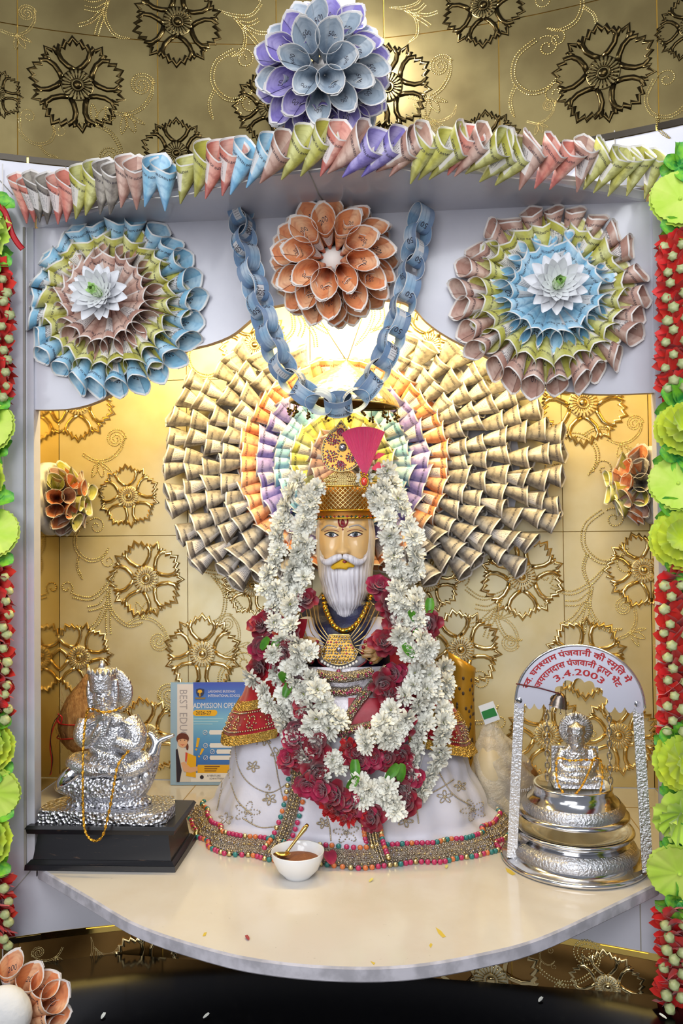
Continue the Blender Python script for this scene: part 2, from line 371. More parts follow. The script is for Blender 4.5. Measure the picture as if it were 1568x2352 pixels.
# black granite ledge in front
BLK = bpy.data.materials.new('black_granite'); BLK.use_nodes = True; N = NT(BLK)
N.l(N.mix(N.smooth(N.noise(60, 6, N.obj(), 0.7), 0.5, 0.85), lin('070708'), lin('23221F')), N.b.inputs['Base Color']); N.b.inputs['Roughness'].default_value = 0.16; N.b.inputs['Specular IOR Level'].default_value = 0.3
LZ = 0.65; A, B = atz(-60, 2166, LZ), atz(1640, 2296, LZ)
d = (B-A).normalized(); A2, B2 = A-d*0.4, B+d*0.4; q = V((d.y, -d.x, 0))
lm = MB(); vs = [A2, B2, B2+q*0.95, A2+q*0.95]
lm.add([p+V((0, 0, h)) for h in (0, -0.04) for p in vs], [(3, 2, 1, 0), (4, 5, 6, 7), (0, 1, 5, 4), (1, 2, 6, 5), (2, 3, 7, 6), (3, 0, 4, 7)])
ledge = struct('trim_5', lm.mesh('black_ledge', BLK, False), 'polished black granite ledge in front of the shrine')
# ---- embossed flowers and beaded scrolls
def relief_flower(mats, nm):
    mb = MB()
    def path(P, a, closed=False, w=0.058):
        ca, sa = math.cos(a), math.sin(a)
        mb.tube([(r*ca-q*sa, r*sa+q*ca, 0.012) for r, q in P], w, 6, closed=closed, flat=0.6, upn=(0, 0, 1), mi=0)
    big = [(0.32, 0.03), (0.40, 0.15), (0.53, 0.27), (0.68, 0.325), (0.83, 0.275), (0.775, 0.205), (0.93, 0.155), (0.86, 0.085), (1.0, 0.0)]
    big = big+[(r, -q) for r, q in big[-2::-1]]
    sml = [(0.72, 0.11), (0.88, 0.14), (0.83, 0.07), (0.98, 0.0)]; sml = sml+[(r, -q) for r, q in sml[-2::-1]]
    for k in range(5):
        path(big, PI/2+2*PI*k/5); path(sml, PI/2+2*PI*(k+0.5)/5, w=0.050)
    mb.lathe([(0.335, 0.0), (0.33, 0.03), (0.30, 0.035), (0.14, 0.022), (0.0, 0.02)], 30, 1)
    for k in range(22):
        a = 2*PI*k/22; c, s = math.cos(a), math.sin(a)
        mb.tube([(0.14*c, 0.14*s, 0.03), (0.31*c, 0.31*s, 0.04)], [0.010, 0.020], 5, flat=1.2)
    mb.ball((0, 0, 0.03), (0.095, 0.095, 0.05), 12, 6); mb.tube([(0.13*math.cos(t*PI/10), 0.13*math.sin(t*PI/10), 0.035) for t in range(20)], 0.014, 5, closed=True)
    return mb.mesh(nm, mats)
import bmesh
def clipped(me, y):
    b = bmesh.new(); b.from_mesh(me); bmesh.ops.bisect_plane(b, geom=b.verts[:]+b.edges[:]+b.faces[:], plane_co=(0, y, 0), plane_no=(0, -1, 0), clear_outer=True); m2 = me.copy(); b.to_mesh(m2); b.free(); return m2
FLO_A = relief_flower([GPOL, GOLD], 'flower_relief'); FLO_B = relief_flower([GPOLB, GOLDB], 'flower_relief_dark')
def beads(mb, P, step=0.062, r=0.030):
    P = [V((*p, 0)) for p in P]; acc = 0.0
    for a, b in zip(P, P[1:]):
        L = (b-a).length; t = -acc
        while t+step <= L: t += step; mb.ball(a+(b-a)*(t/L)+V((0, 0, 0.004)), (r, r, r*0.9), 5, 4)
        acc = (acc+L) % step if L > 0 else acc
def dbl(mb, P, gap=0.05):
    P = spline([V((*p, 0)) for p in P], 40); n = len(P); A = []; B = []
    for i in range(n):
        t = (P[min(i+1, n-1)]-P[max(i-1, 0)]).normalized(); w = math.sin(PI*min(0.5, (1-i/(n-1))*1.6)) if True else 1
        q = V((-t.y, t.x, 0))*gap*0.5*w; A.append((P[i]+q)[:2]); B.append((P[i]-q)[:2])
    beads(mb, A); beads(mb, B)
def spir(c, r0_, r1, a0, turns, n=40): return [(c[0]+(r0_+(r1-r0_)*t/n)*math.cos(a0+2*PI*turns*t/n), c[1]+(r0_+(r1-r0_)*t/n)*math.sin(a0+2*PI*turns*t/n)) for t in range(n+1)]
def scroll(kind, m, nm):
    mb = MB()
    if kind == 0:
        dbl(mb, [(-1.0, 0.2), (-0.6, -0.15), (-0.1, -0.2), (0.35, 0.05), (0.6, 0.45)], 0.08); beads(mb, spir((0.25, 0.42), 0.38, 0.05, -0.3, 1.7)); beads(mb, spir((0.25, 0.42), 0.30, 0.05, -0.3, 1.2))
        for a in (0.9, 1.5, 2.1):
            c, s = math.cos(a), math.sin(a); beads(mb, [(p.x, p.y) for p in spline([V((-0.5, -0.15, 0)), V((-0.5+0.3*c-0.09*s, -0.15-0.3*s, 0)), V((-0.5+0.6*c, -0.15-0.6*s, 0)), V((-0.5+0.3*c+0.12*s, -0.15-0.3*s-0.04, 0)), V((-0.5, -0.15, 0))], 30)])
    elif kind == 1:
        dbl(mb, [(0.1, 0.9), (-0.45, 0.6), (-0.6, 0.05), (-0.3, -0.4), (0.15, -0.45), (0.5, -0.2)], 0.09); beads(mb, spir((0.3, 0.62), 0.3, 0.05, 2.2, -1.4)); beads(mb, spir((0.35, -0.62), 0.28, 0.05, 1.2, 1.3))
        dbl(mb, [(-0.55, -0.1), (-0.75, -0.5), (-0.7, -0.95)], 0.06)
    else:
        dbl(mb, [(-0.7, 0.7), (-0.25, 0.35), (0.35, 0.45), (0.85, 0.75)], 0.09); dbl(mb, [(-0.5, 0.15), (-0.1, 0.05), (0.3, 0.25)], 0.12)
        dbl(mb, [(-0.8, -0.4), (-0.35, -0.3), (0.1, 0.05)], 0.10); dbl(mb, [(-0.3, -0.8), (-0.1, -0.4), (0.15, -0.02)], 0.12); dbl(mb, [(0.35, 0.4), (0.1, -0.2), (0.3, -0.8), (0.75, -0.95)], 0.08)
        beads(mb, spir((-0.72, 0.95), 0.2, 0.04, -1.6, 1.3, 26))
    return mb.mesh(nm, m)
SCR = [scroll(k, BEAD, 'scroll_relief') for k in range(3)]
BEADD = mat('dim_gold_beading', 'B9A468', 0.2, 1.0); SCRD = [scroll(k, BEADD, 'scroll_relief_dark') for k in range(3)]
for px, py, r, rot in ((295, 1140, 75, 0.1), (335, 1330, 92, 0.3), (465, 1502, 92, 0.0), (182, 1510, 84, 0.4), (180, 925, 92, 0.63), (1198, 1325, 95, 0.63), (1058, 1492, 92, 0.2), (1345, 1512, 92, 0.6), (1338, 925, 100, 0.63), (1478, 1310, 86, 0.3), (578, 1345, 70, 0.1), (985, 1335, 72, 0.3), (338, 1692, 92, 0.2), (585, 792, 82, 0.4), (985, 792, 82, 0.2), (1255, 1690, 92, 0.5), (1420, 1690, 88, 0.1), (700, 1480, 85, 0.2)):
    p = at(px, py, YB); M = frame(p, (0, -1, 0), y=(0, 0, 1)) @ Matrix.Rotation(rot, 4, 'Z'); k = r*mpp(YB)
    put('flower_relief', FLO_A, wall_back, M @ Matrix.Scale(k, 4))
for px, py, r, rot, kd, mx in ((215, 1255, 70, 0.3, 1, 1), (240, 1390, 85, 0.5, 2, 1), (355, 1440, 70, 2.9, 0, -1), (520, 1345, 85, 0.2, 2, -1), (540, 1455, 62, 1.2, 0, 1), (415, 1625, 80, 0.2, 0, -1), (1330, 1050, 85, 1.6, 1, -1), (1395, 1250, 85, 0.2, 1, 1), (1340, 1385, 85, 0.3, 2, 1), (1130, 1400, 80, 0.1, 2, 1), (1170, 1445, 60, 2.6, 0, -1), (1100, 1620, 80, 0.4, 1, 1), (255, 1040, 70, 0.2, 0, 1), (700, 740, 75, 1.5, 2, 1), (880, 740, 75, 1.4, 2, -1), (1450, 1420, 60, 1.1, 0, 1), (560, 1580, 85, 0.4, 1, 1), (1340, 1770, 70, 0.4, 2, -1), (480, 830, 70, 0.6, 1, 1), (1120, 840, 70, 0.6, 1, -1), (1450, 1000, 55, 0.3, 0, 1)):
    p = at(px, py, YB); k = r*mpp(YB)
    put('scroll_relief', SCR[kd], wall_back, frame(p, (0, -1, 0), y=(0, 0, 1)) @ Matrix.Rotation(rot, 4, 'Z') @ Matrix.Diagonal((k*mx, k, k, 1)))
def onwall(px, py): p = wallpt(px, py); return frame(p, nrm(sX(p.x)), y=(0, 0, 1))
for px, py, r, rot in ((178, 196, 112, 0.1), (408, 50, 108, 0.6), (1385, 168, 112, 0.1), (1110, 12, 98, 0.6), (890, 200, 108, 0.15), (620, 245, 90, 0.3), (405, 352, 84, 0.0), (1115, 335, 82, 0.05), (-8, 215, 58, 0.3), (1585, 60, 70, 0.3)):
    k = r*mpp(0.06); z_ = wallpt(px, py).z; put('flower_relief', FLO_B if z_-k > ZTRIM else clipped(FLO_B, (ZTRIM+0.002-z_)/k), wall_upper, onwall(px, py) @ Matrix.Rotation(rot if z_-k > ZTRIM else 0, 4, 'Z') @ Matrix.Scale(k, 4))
for px, py, r, rot, kd, mx in ((320, 235, 85, 0.4, 0, 1), (540, 190, 90, 0.1, 1, 1), (250, 320, 85, 2.7, 0, -1), (95, 300, 60, 1.2, 1, 1), (230, 25, 75, 0.2, 2, 1), (1010, 190, 80, 0.5, 0, 1), (1235, 170, 90, 0.1, 1, 1), (955, 30, 60, 0.4, 2, -1), (1290, 30, 80, 0.3, 1, -1), (1540, 230, 70, 0.6, 1, 1), (1255, 265, 45, 0.3, 0, 1), (565, 60, 70, 0.2, 2, -1), (990, 285, 60, 1.5, 2, 1), (60, 60, 60, 0.5, 0, 1)):
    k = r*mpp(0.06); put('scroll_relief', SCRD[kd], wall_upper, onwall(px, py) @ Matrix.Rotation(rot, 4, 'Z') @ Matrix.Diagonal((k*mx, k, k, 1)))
for px, py, r, rot in ((1127, 2250, 118, 0.2), (1395, 2268, 82, 0.1), (330, 2235, 95, 0.5)):
    put('flower_relief', FLO_A, wall_lower, onwall(px, py) @ Matrix.Rotation(rot, 4, 'Z') @ Matrix.Scale(r*mpp(0.06), 4))
for px, py, r, rot, kd, mx in ((1330, 2235, 95, 0.2, 0, 1), (1258, 2202, 28, 0.2, 1, 1), (105, 2200, 42, 0.3, 0, -1), (225, 2192, 40, 1.2, 2, 1)):
    k = r*mpp(0.06); put('scroll_relief', SCR[kd], wall_lower, onwall(px, py) @ Matrix.Rotation(rot, 4, 'Z') @ Matrix.Diagonal((k*mx, k, k, 1)))
# ================================================================ folded play-money notes
def note_mat(name, c_main, c_pale, c_deep, inner=False):
    m = bpy.data.materials.new(name); m.use_nodes = True; N = NT(m); b = N.b
    uv = N.n('ShaderNodeUVMap'); sp = N.n('ShaderNodeSeparateXYZ'); N.l(uv.outputs[0], sp.inputs[0]); u, v = sp.outputs[0], sp.outputs[1]
    oi = N.n('ShaderNodeObjectInfo'); rn = oi.outputs['Random']
    us = N.math('FRACT', N.math('ADD', u, N.math('MULTIPLY', rn, 0.6)))
    cr = N.n('ShaderNodeValToRGB'); e = cr.color_ramp; e.interpolation = 'LINEAR'
    stops = ((0.0, c_pale), (0.18, c_main), (0.34, c_pale), (0.40, c_main), (0.62, c_main), (0.66, c_pale), (0.86, c_main), (1.0, c_pale))
    e.elements[0].position = 0; e.elements[0].color = lin(stops[0][1]); e.elements[1].position = 1; e.elements[1].color = lin(stops[-1][1])
    for p, c in stops[1:-1]: x = e.elements.new(p); x.color = lin(c)
    N.l(us, cr.inputs[0]); col = cr.outputs[0]
    nz = N.noise(9, 4, uv.outputs[0])
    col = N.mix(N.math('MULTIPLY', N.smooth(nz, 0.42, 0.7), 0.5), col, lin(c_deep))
    band = lambda q, a, c: N.math('MULTIPLY', N.math('GREATER_THAN', q, a), N.math('LESS_THAN', q, c))
    if not inner:
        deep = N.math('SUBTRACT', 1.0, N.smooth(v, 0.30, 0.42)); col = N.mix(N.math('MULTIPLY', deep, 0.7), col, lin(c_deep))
        win = N.math('MULTIPLY', band(us, 0.42, 0.66), band(v, 0.36, 0.80)); col = N.mix(N.math('MULTIPLY', win, 0.85), col, lin('E8E2DE'))
        wv = N.math('MULTIPLY', N.math('GREATER_THAN', N.math('FRACT', N.math('MULTIPLY', us, 34)), 0.58), N.math('GREATER_THAN', N.noise(70, 2, uv.outputs[0]), 0.47))
        col = N.mix(N.math('MULTIPLY', N.math('MULTIPLY', wv, band(us, 0.45, 0.60)), N.math('MULTIPLY', band(v, 0.42, 0.76), 0.75)), col, lin('4A4452'))
        ln = N.math('MULTIPLY', band(us, 0.415, 0.424), band(v, 0.1, 0.93)); col = N.mix(N.math('MULTIPLY', ln, 0.7), col, lin(c_deep))
    else:
        rg = N.math('FRACT', N.math('MULTIPLY', v, 14)); col = N.mix(N.math('MULTIPLY', N.math('LESS_THAN', rg, 0.2), 0.12), col, lin(c_deep))
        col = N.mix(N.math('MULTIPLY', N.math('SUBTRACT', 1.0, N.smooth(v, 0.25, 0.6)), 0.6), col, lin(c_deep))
    rim = N.math('GREATER_THAN', v, 0.962); col = N.mix(N.math('MULTIPLY', rim, 0.9), col, lin('F0EBE6'))
    hs = N.n('ShaderNodeHueSaturation'); N.l(N.math('ADD', 0.93, N.math('MULTIPLY', rn, 0.14)), hs.inputs['Value']); N.l(col, hs.inputs['Color']); N.l(hs.outputs[0], b.inputs['Base Color'])
    b.inputs['Roughness'].default_value = 0.62
    return m
NOTE = {}
for k, c in {'10': ('B98E7E', 'DDBFAF', '9A6A5E'), '20': ('BDB84E', 'DDDC9A', '8C8644'), '50': ('8CC3DE', 'C0DDEB', '5F95BE'), '100': ('8A7CC6', 'B9AEDC', '5E50A0'), '200': ('E08A55', 'F2BE92', 'B5543A'),
             '500': ('8A8178', 'C6BEB0', '463E3A'), '500b': ('A3B2C0', 'D2DAE0', '74859A'), '50c': ('8DB2CE', 'C3D0DC', '6C84A8'), '20r': ('DB8674', 'EDB9A8', 'AE5450')}.items():
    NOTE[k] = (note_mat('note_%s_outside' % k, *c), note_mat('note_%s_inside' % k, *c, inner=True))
INK = mat('note_ink', '3A3340', 0.7); PAPER = mat('note_paper_edge', 'EFEAE4', 0.7)
def cone_note(den, alpha=0.27, Rf=0.076, Rt=0.104, pw=1.6, flare=0.0, seed=0, txt=True, skew=0.0):
    mb = MB(); n, rows = 20, (0.0, 0.3, 0.6, 0.85, 0.95, 1.0); ov = 1.13; rr = random.Random(seed); wob = [rr.uniform(-1, 1) for _ in range(4)]
    def Rr(p):
        t = abs(p-skew)/PI; t = min(t, 2-t); return Rf+(Rt-Rf)*t**pw
    def P(p, v, d=0.0):
        r = max(v*Rr(p), 0.004); a = alpha*(1+flare*v*v); k = r*math.sin(a)*(1-0.045*p/PI)*(1+0.05*wob[0]*math.sin(2*p+wob[1]*3)*v)-d
        k = max(k, 0.0004); return V((k*math.sin(p), -k*math.cos(p), r*math.cos(a)))
    ph = [PI*ov*(2*i/n-1) for i in range(n+1)]
    for mi, d, fl in ((0, 0.0, False), (1, 0.0005, True)):
        vs = [P(p, v, d) for v in rows for p in ph]; uvs = [(i/n, v) for v in rows for i in range(n+1)]
        mb.add(vs, [((j*(n+1)+i, j*(n+1)+i+1, (j+1)*(n+1)+i+1, (j+1)*(n+1)+i)[::-1] if fl else (j*(n+1)+i, j*(n+1)+i+1, (j+1)*(n+1)+i+1, (j+1)*(n+1)+i)) for j in range(len(rows)-1) for i in range(n)], mi, uvs)
    mb.add([P(p, 1, d) for d in (0, 0.0005) for p in ph], [(i, i+1, n+2+i, n+1+i) for i in range(n)], 2)
    if txt:
        num = den.rstrip('rbc'); k = math.sin(alpha)
        def fin(x, y): r = Rr(PI)*0.66; return P(PI+x/(r*k), (r+y)/Rr(PI), 0.0009)
        letters(mb, num, lambda x, y: fin(-x*0.8, y), 0.011, 3)
        def fout(x, y): r = Rf*0.86; p0 = wob[2]*0.5; return P(p0+x/(r*k), (r+y)/Rr(p0), -0.0004)
        letters(mb, 'CHILDREN BANK OF INDIA'[(0 if seed % 2 else 9):(13 if seed % 2 else 22)], fout, 0.0042, 3)
    return mb.mesh('rolled_note', [NOTE[den][0], NOTE[den][1], PAPER, INK])
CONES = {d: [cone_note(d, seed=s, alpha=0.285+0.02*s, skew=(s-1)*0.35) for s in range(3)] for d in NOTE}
ROSC = {d: [cone_note(d, seed=s, alpha=0.235+0.015*s, Rf=0.076, Rt=0.112, pw=1.25, skew=(s-1)*0.45) for s in range(3)] for d in ('10', '20', '50')}
STRC = {d: [cone_note(d, seed=s+4, alpha=0.30+0.015*s, Rf=0.072, Rt=0.118, pw=1.3, skew=0.3+s*0.3) for s in range(2)] for d in NOTE}
LEAF = {d: [cone_note(d, seed=s, alpha=0.30+0.03*s, Rf=0.056, Rt=0.106, pw=1.15, skew=(s-1)*0.2) for s in range(2)] for d in ('200', '100', '500b', '50', '20', '10')}
def put_cone(parent, den, apex, axis, front, s=1.0, bank=CONES, j=0.12):
    a = V(axis).normalized(); M = frame(apex, a, y=-V(front), s=(s*rnd.uniform(.94, 1.06), s, s*rnd.uniform(.95, 1.06)))
    M = M @ Matrix.Rotation(rnd.uniform(-j, j)*3, 4, 'Z') @ Matrix.Rotation(rnd.uniform(-j, j)*0.4, 4, 'X')
    return put('rolled_note', rnd.choice(bank[den]), parent, M)
LILY_W = mat('white_silk_petal', 'EDEEF2', 0.55, sheen=0.3, ); LILY_G = mat('green_tinted_petal', 'C9F29A', 0.55)
def petal_mesh(L, w, m, cup=0.2, tip=0.15, nm='petal', wave=0.0):
    mb = MB()
    def f(u, v):
        t = v; ww = w*(math.sin(PI*min(1, t*0.92+0.06))**0.75); x = (u-0.5)*2*ww
        return V((x, t*L, cup*L*t*t+((u-0.5)*2)**2*ww*0.5+wave*math.sin(9*t+5*u)))
    mb.grid(f, 4, 7); return mb.mesh(nm, m)
PW = [petal_mesh(0.06, 0.014, LILY_W, c) for c in (0.15, 0.35, 0.6)]; PG = petal_mesh(0.036, 0.007, LILY_G, 0.55); PW[2] = petal_mesh(0.055, 0.013, mat('pale_green_petal', 'DFF5C4', 0.55), 0.6)
def lily(thing_, C, nrmv, s=1.0):
    hub = put('silk_flower', MB().ball((0, 0, 0), (0.012, 0.012, 0.006), 10, 6).mesh('flower_hub', LILY_G), thing_, frame(C, nrmv, y=(0, 0, 1), s=s)); hub['label'] = 'white silk lotus with pale green heart'
    for ring, (n, tilt, k) in enumerate(((14, 0.12, 1.0), (12, 0.45, 0.9), (10, 0.85, 0.72))):
        for i in range(n):
            M = frame(C, nrmv, y=(0, 0, 1), s=s*k*rnd.uniform(.92, 1.08)) @ Matrix.Rotation(2*PI*(i+0.5*ring)/n+rnd.uniform(-.1, .1), 4, 'Z') @ Matrix.Rotation(tilt, 4, 'X'); put('petal', PW[ring], hub, M)
    for i in range(30): put('stamen_petal', PG, hub, frame(C, nrmv, y=(0, 0, 1), s=s*rnd.uniform(.8, 1.2)) @ Matrix.Rotation(2*PI*i/16, 4, 'Z') @ Matrix.Rotation(1.0+0.3*(i % 2), 4, 'X'))
def rosette(px, py, dens, label, n=(22, 24, 25), rad=(0.010, 0.050, 0.081)):
    C = at(px, py, -0.002); t = thing('money_rosette', label, 'paper flower', C, 'round banknote rosettes on the valance')
    put('backing', MB().lathe([(0.0, -0.004), (0.12, -0.004), (0.12, 0.0), (0.0, 0.0)], 32, M=frame(C, (0, -1, 0), y=(0, 0, 1))).mesh('backing', PAPER), t)
    for r, (d, k, ap) in enumerate(zip(dens, n, rad)):
        for i in range(k):
            a = 2*PI*(i+0.5*(r % 2))/k+rnd.uniform(-.03, .03); e = V((math.cos(a), 0, math.sin(a)))
            put_cone(t, d, C+e*ap+V((0, (-0.040, -0.030, -0.020)[r], 0)), e+V((0, (-0.24, -0.14, -0.08)[r], 0)), (0, -1, 0), 0.98, ROSC)
    lily(t, C+V((0, -0.085, 0)), (0, -1, 0.0), 0.95); return t
rosette(268, 705, ('10', '20', '50'), 'round rosette of rolled notes with blue outer ring, above the silver fish idol')
rosette(1258, 690, ('50', '20', '10'), 'round rosette of rolled notes with brown outer ring and blue inner ring')
def dahlia(px, py, Y, rings, label, R=1.0, tiltC=(0, -1, 0), nm='money_dahlia'):
    C = at(px, py, Y); t = thing(nm, label, 'paper flower', C); nv = V(tiltC).normalized(); M0 = frame(C, nv, y=(0, 0, 1))
    put('foam_core', MB().ball((0, 0, 0), 0.03*R, 14, 8).mesh('foam_core', PAPER), t, frame(C, nv, y=(0, 0, 1)))
    for r, (k, el, off, dens) in enumerate(rings):
        for i in range(k):
            a = 2*PI*(i+0.5*(r % 2))/k+rnd.uniform(-.08, .08); e = M0.to_3x3() @ V((math.cos(a), math.sin(a), 0))
            ax = e*math.cos(el)+nv*math.sin(el); fr = nv*math.cos(el)-e*math.sin(el)
            put_cone(t, dens[int(rnd.random()*len(dens))], C+ax*off, ax, fr, 0.93*R, LEAF, 0.10)
    return t
dahlia(765, 602, -0.03, ((16, 0.02, 0.028, ['200']), (15, 0.24, 0.03, ['200']), (12, 0.55, 0.028, ['200']), (9, 0.92, 0.022, ['200'])), 'orange dahlia folded from notes, at the centre of the white valance')
dahlia(742, 172, -0.04, ((17, -0.1, 0.034, ['100', '100', '500b', '200']), (16, 0.15, 0.034, ['100', '100', '100', '500b']), (13, 0.45, 0.034, ['100', '100', '500b']), (10, 0.8, 0.03, ['500b', '500b', '100']), (6, 1.2, 0.03, ['500b'])), 'violet and grey ball of folded notes on the gold wall under the bulb', 1.02, (0, -1, -0.22))
# ---- garland of cones along the canopy edge
sg = thing('note_garland', 'long garland of rolled notes along the front edge of the canopy slab', 'garland', at(780, 400, -0.26))
CX = [(54, 62, 450, 518, '20r'), (72, 80, 452, 515, '20r'), (88, 91, 450, 515, '500'), (110, 108, 455, 520, '500'), (135, 133, 455, 520, '20r'), (157, 152, 455, 515, '20r'), (183, 173, 452, 508, '20'), (207, 195, 450, 500, '20'), (235, 229, 440, 498, '500'), (258, 252, 438, 498, '500'), (287, 277, 420, 482, '10'), (314, 314, 425, 487, '10'), (348, 331, 420, 480, '50'), (380, 379, 412, 490, '50'), (424, 413, 415, 473, '20'), (460, 446, 412, 458, '20'), (492, 470, 395, 462, '20r'), (524, 509, 392, 455, '20r'), (553, 527, 382, 452, '50'), (598, 563, 375, 436, '50'), (634, 594, 370, 425, '10'), (680, 643, 358, 418, '20'), (718, 687, 360, 410, '20'), (760, 733, 352, 410, '20r'), (803, 748, 352, 402, '10'), (840, 782, 358, 411, '100'), (878, 826, 360, 410, '100'), (908, 859, 362, 398, '10'), (940, 890, 352, 410, '10'), (968, 940, 355, 428, '20'), (1002, 957, 362, 418, '20'), (1030, 981, 362, 417, '20'), (1058, 1025, 350, 407, '20r'), (1085, 1040, 352, 410, '10'), (1112, 1064, 365, 403, '20'), (1150, 1097, 370, 422, '20'), (1182, 1133, 375, 430, '20'), (1218, 1190, 372, 442, '10'), (1262, 1225, 370, 438, '20r'), (1298, 1259, 378, 440, '20r'), (1340, 1323, 378, 447, '10'), (1376, 1337, 375, 440, '20'), (1404, 1359, 388, 448, '20'), (1428, 1393, 392, 456, '20'), (1462, 1437, 390, 455, '20'), (1500, 1478, 388, 462, '20')]
def cY(x): return lerp([(p[0], p[1]) for p in CE[::6]]+[(0.7, 0.0)], x)
sp = []
for i, (mx, ax, my, ay, d) in enumerate(CX):
    x = at(mx, my, -0.12).x; Y = min(cY(max(-0.59, min(0.59, x))), 0.0)-0.034
    A, B = at(ax, ay, Y), at(mx, my, Y-0.010); ax_ = (B-A)
    s = max(0.95, min(1.22, ax_.length/0.060)); put_cone(sg, d, A, ax_, (rnd.uniform(-.6, .2), -1, -0.3), s, STRC); sp.append((A*0.45+B*0.55)+V((0, 0.013, 0)))
put('cord', MB().tube(sp, 0.0012, 5).mesh('cord', PAPER), sg)
# ---- fan of cones behind the statue
FC = at(788, 1065, 0.42); fan = thing('note_fan', 'wide butterfly shaped fan of rolled notes behind the statue', 'backdrop', (FC.x, 0.48, FC.z))
def fan_R(a):      # outline of the fan in pixels against direction
    t = [(0, 505), (18, 500), (35, 475), (50, 400), (60, 340), (75, 270), (90, 250), (105, 270), (120, 330), (135, 395), (150, 430), (165, 440), (180, 440), (195, 445), (208, 455), (222, 400), (238, 300), (258, 250), (282, 250), (300, 310), (318, 395), (330, 480), (345, 505), (360, 505)]
    return lerp(t, math.degrees(a) % 360)
k = mpp(0.45); bk = [(FC.x+fan_R(2*PI*i/72)*0.80*k*math.cos(2*PI*i/72), FC.z+fan_R(2*PI*i/72)*0.80*k*math.sin(2*PI*i/72)) for i in range(72)]
put('backing_board', MB().prism(bk, lambda x, y, h: V((x, 0.505-h, y)), 0, 0.01).mesh('backing_board', mat('white_board', 'D9D6DE', 0.6), ang=40), fan)
allc = []
rings = [(72, 18, '10'), (114, 27, '20'), (154, 36, '50'), (194, 36, '100'), (236, 48, '200'), (280, 48, '500'), (324, 48, '500'), (370, 56, '500'), (414, 56, '500'), (458, 56, '500'), (492, 56, '500')]
for r, (rad, n, d) in enumerate(rings):
    for i in range(n):
        a = 2*PI*(i+0.25*(r > 6))/n+rnd.uniform(-.025, .025); lim = fan_R(a)
        if rad > lim-10: continue
        y = 0.362+0.095*(rad/500)**0.8; e = V((math.cos(a), 0, math.sin(a))); rim = V((FC.x, y, FC.z))+e*rad*k
        vis = not (abs(rad*math.cos(a)) < 95 and math.sin(a) < 0.35) and not (math.sin(a) < -0.55 and abs(rad*math.cos(a)) < 150)
        allc.append((0 if vis else 1, rad, rim, e, d))
allc.sort(key=lambda q: (q[0], -q[1]))
rest = MB()
for j, (h, rad, rim, e, d) in enumerate(allc):
    ax = e+V((rnd.uniform(-.07, .07), 0.03+rnd.uniform(-.05, .06), rnd.uniform(-.07, .07))); s = 1.12
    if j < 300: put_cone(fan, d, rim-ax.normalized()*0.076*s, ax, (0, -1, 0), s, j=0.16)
    else: rest.tube([rim-e*0.07, rim-e*0.03, rim], [0.002, 0.010, 0.018], 9, cap=False)
if rest.v: tag(put('rolled_notes', rest.mesh('rolled_notes', NOTE['500'][0]), fan), kind='stuff')
# ---- paper chain
ch = thing('paper_chain', 'drooping chain of blue paper links hung across the valance', 'paper chain', at(775, 900, -0.06))
lk = MB(); n = 22
def lf(u, v, d=0): a = 2*PI*u; ex = 0.020*math.cos(a); ez = 0.026*math.sin(a); q = 1-d/0.024; return V((ex*q, (v-0.5)*0.034, ez*q))
lk.grid(lambda u, v: lf(u, v), n, 2, 0, flip=True); lk.grid(lambda u, v: lf(u, v, 0.0006), n, 2, 1)
lk.grid(lambda u, v: lf(u, 0, 0.0006*v), n, 1, 2); lk.grid(lambda u, v: lf(u, 1, 0.0006*v), n, 1, 2, flip=True)
for s, a0 in (('50', 0.12), ('50', 0.62)): letters(lk, s, lambda x, y, a0=a0: lf(a0+y/0.15, 0.5+x/0.030, -0.0005), 0.010, 3)
letters(lk, 'CHILDREN BANK', lambda x, y: lf(0.0+x/0.15, 0.5+0.3+y/0.03, -0.0005), 0.0042, 3)
LK = [lk.mesh('paper_link', [NOTE['50c'][0], NOTE['50c'][1], PAPER, INK])]
cp = spline([at(x, y, -0.035-0.035*math.sin(PI*i/12)) for i, (x, y) in enumerate(((553, 482), (561, 560), (580, 640), (602, 715), (632, 805), (676, 880), (745, 925), (815, 918), (868, 850), (905, 760), (935, 660), (955, 560), (972, 468)))], 300)
acc, last, j = 0.0, cp[0], 0
pos = [cp[0]]
for a, b in zip(cp, cp[1:]):
    acc += (b-a).length
    if acc >= 0.0315: pos.append(b); acc = 0
for j, p in enumerate(pos):
    t = (pos[min(j+1, len(pos)-1)]-pos[max(j-1, 0)]).normalized()
    sd = t.cross(V((0, -1, 0))).normalized(); fr = V((0, -1, 0))*0.8+sd*0.6 if j % 2 == 0 else V((0, -1, 0))*0.55-sd*0.85
    M = frame(p, t, x=fr) @ Matrix.Rotation(rnd.uniform(-.25, .25), 4, 'Z') @ Matrix.Rotation(PI*(rnd.random() < .5), 4, 'Z'); put('paper_link', LK[0], ch, M)
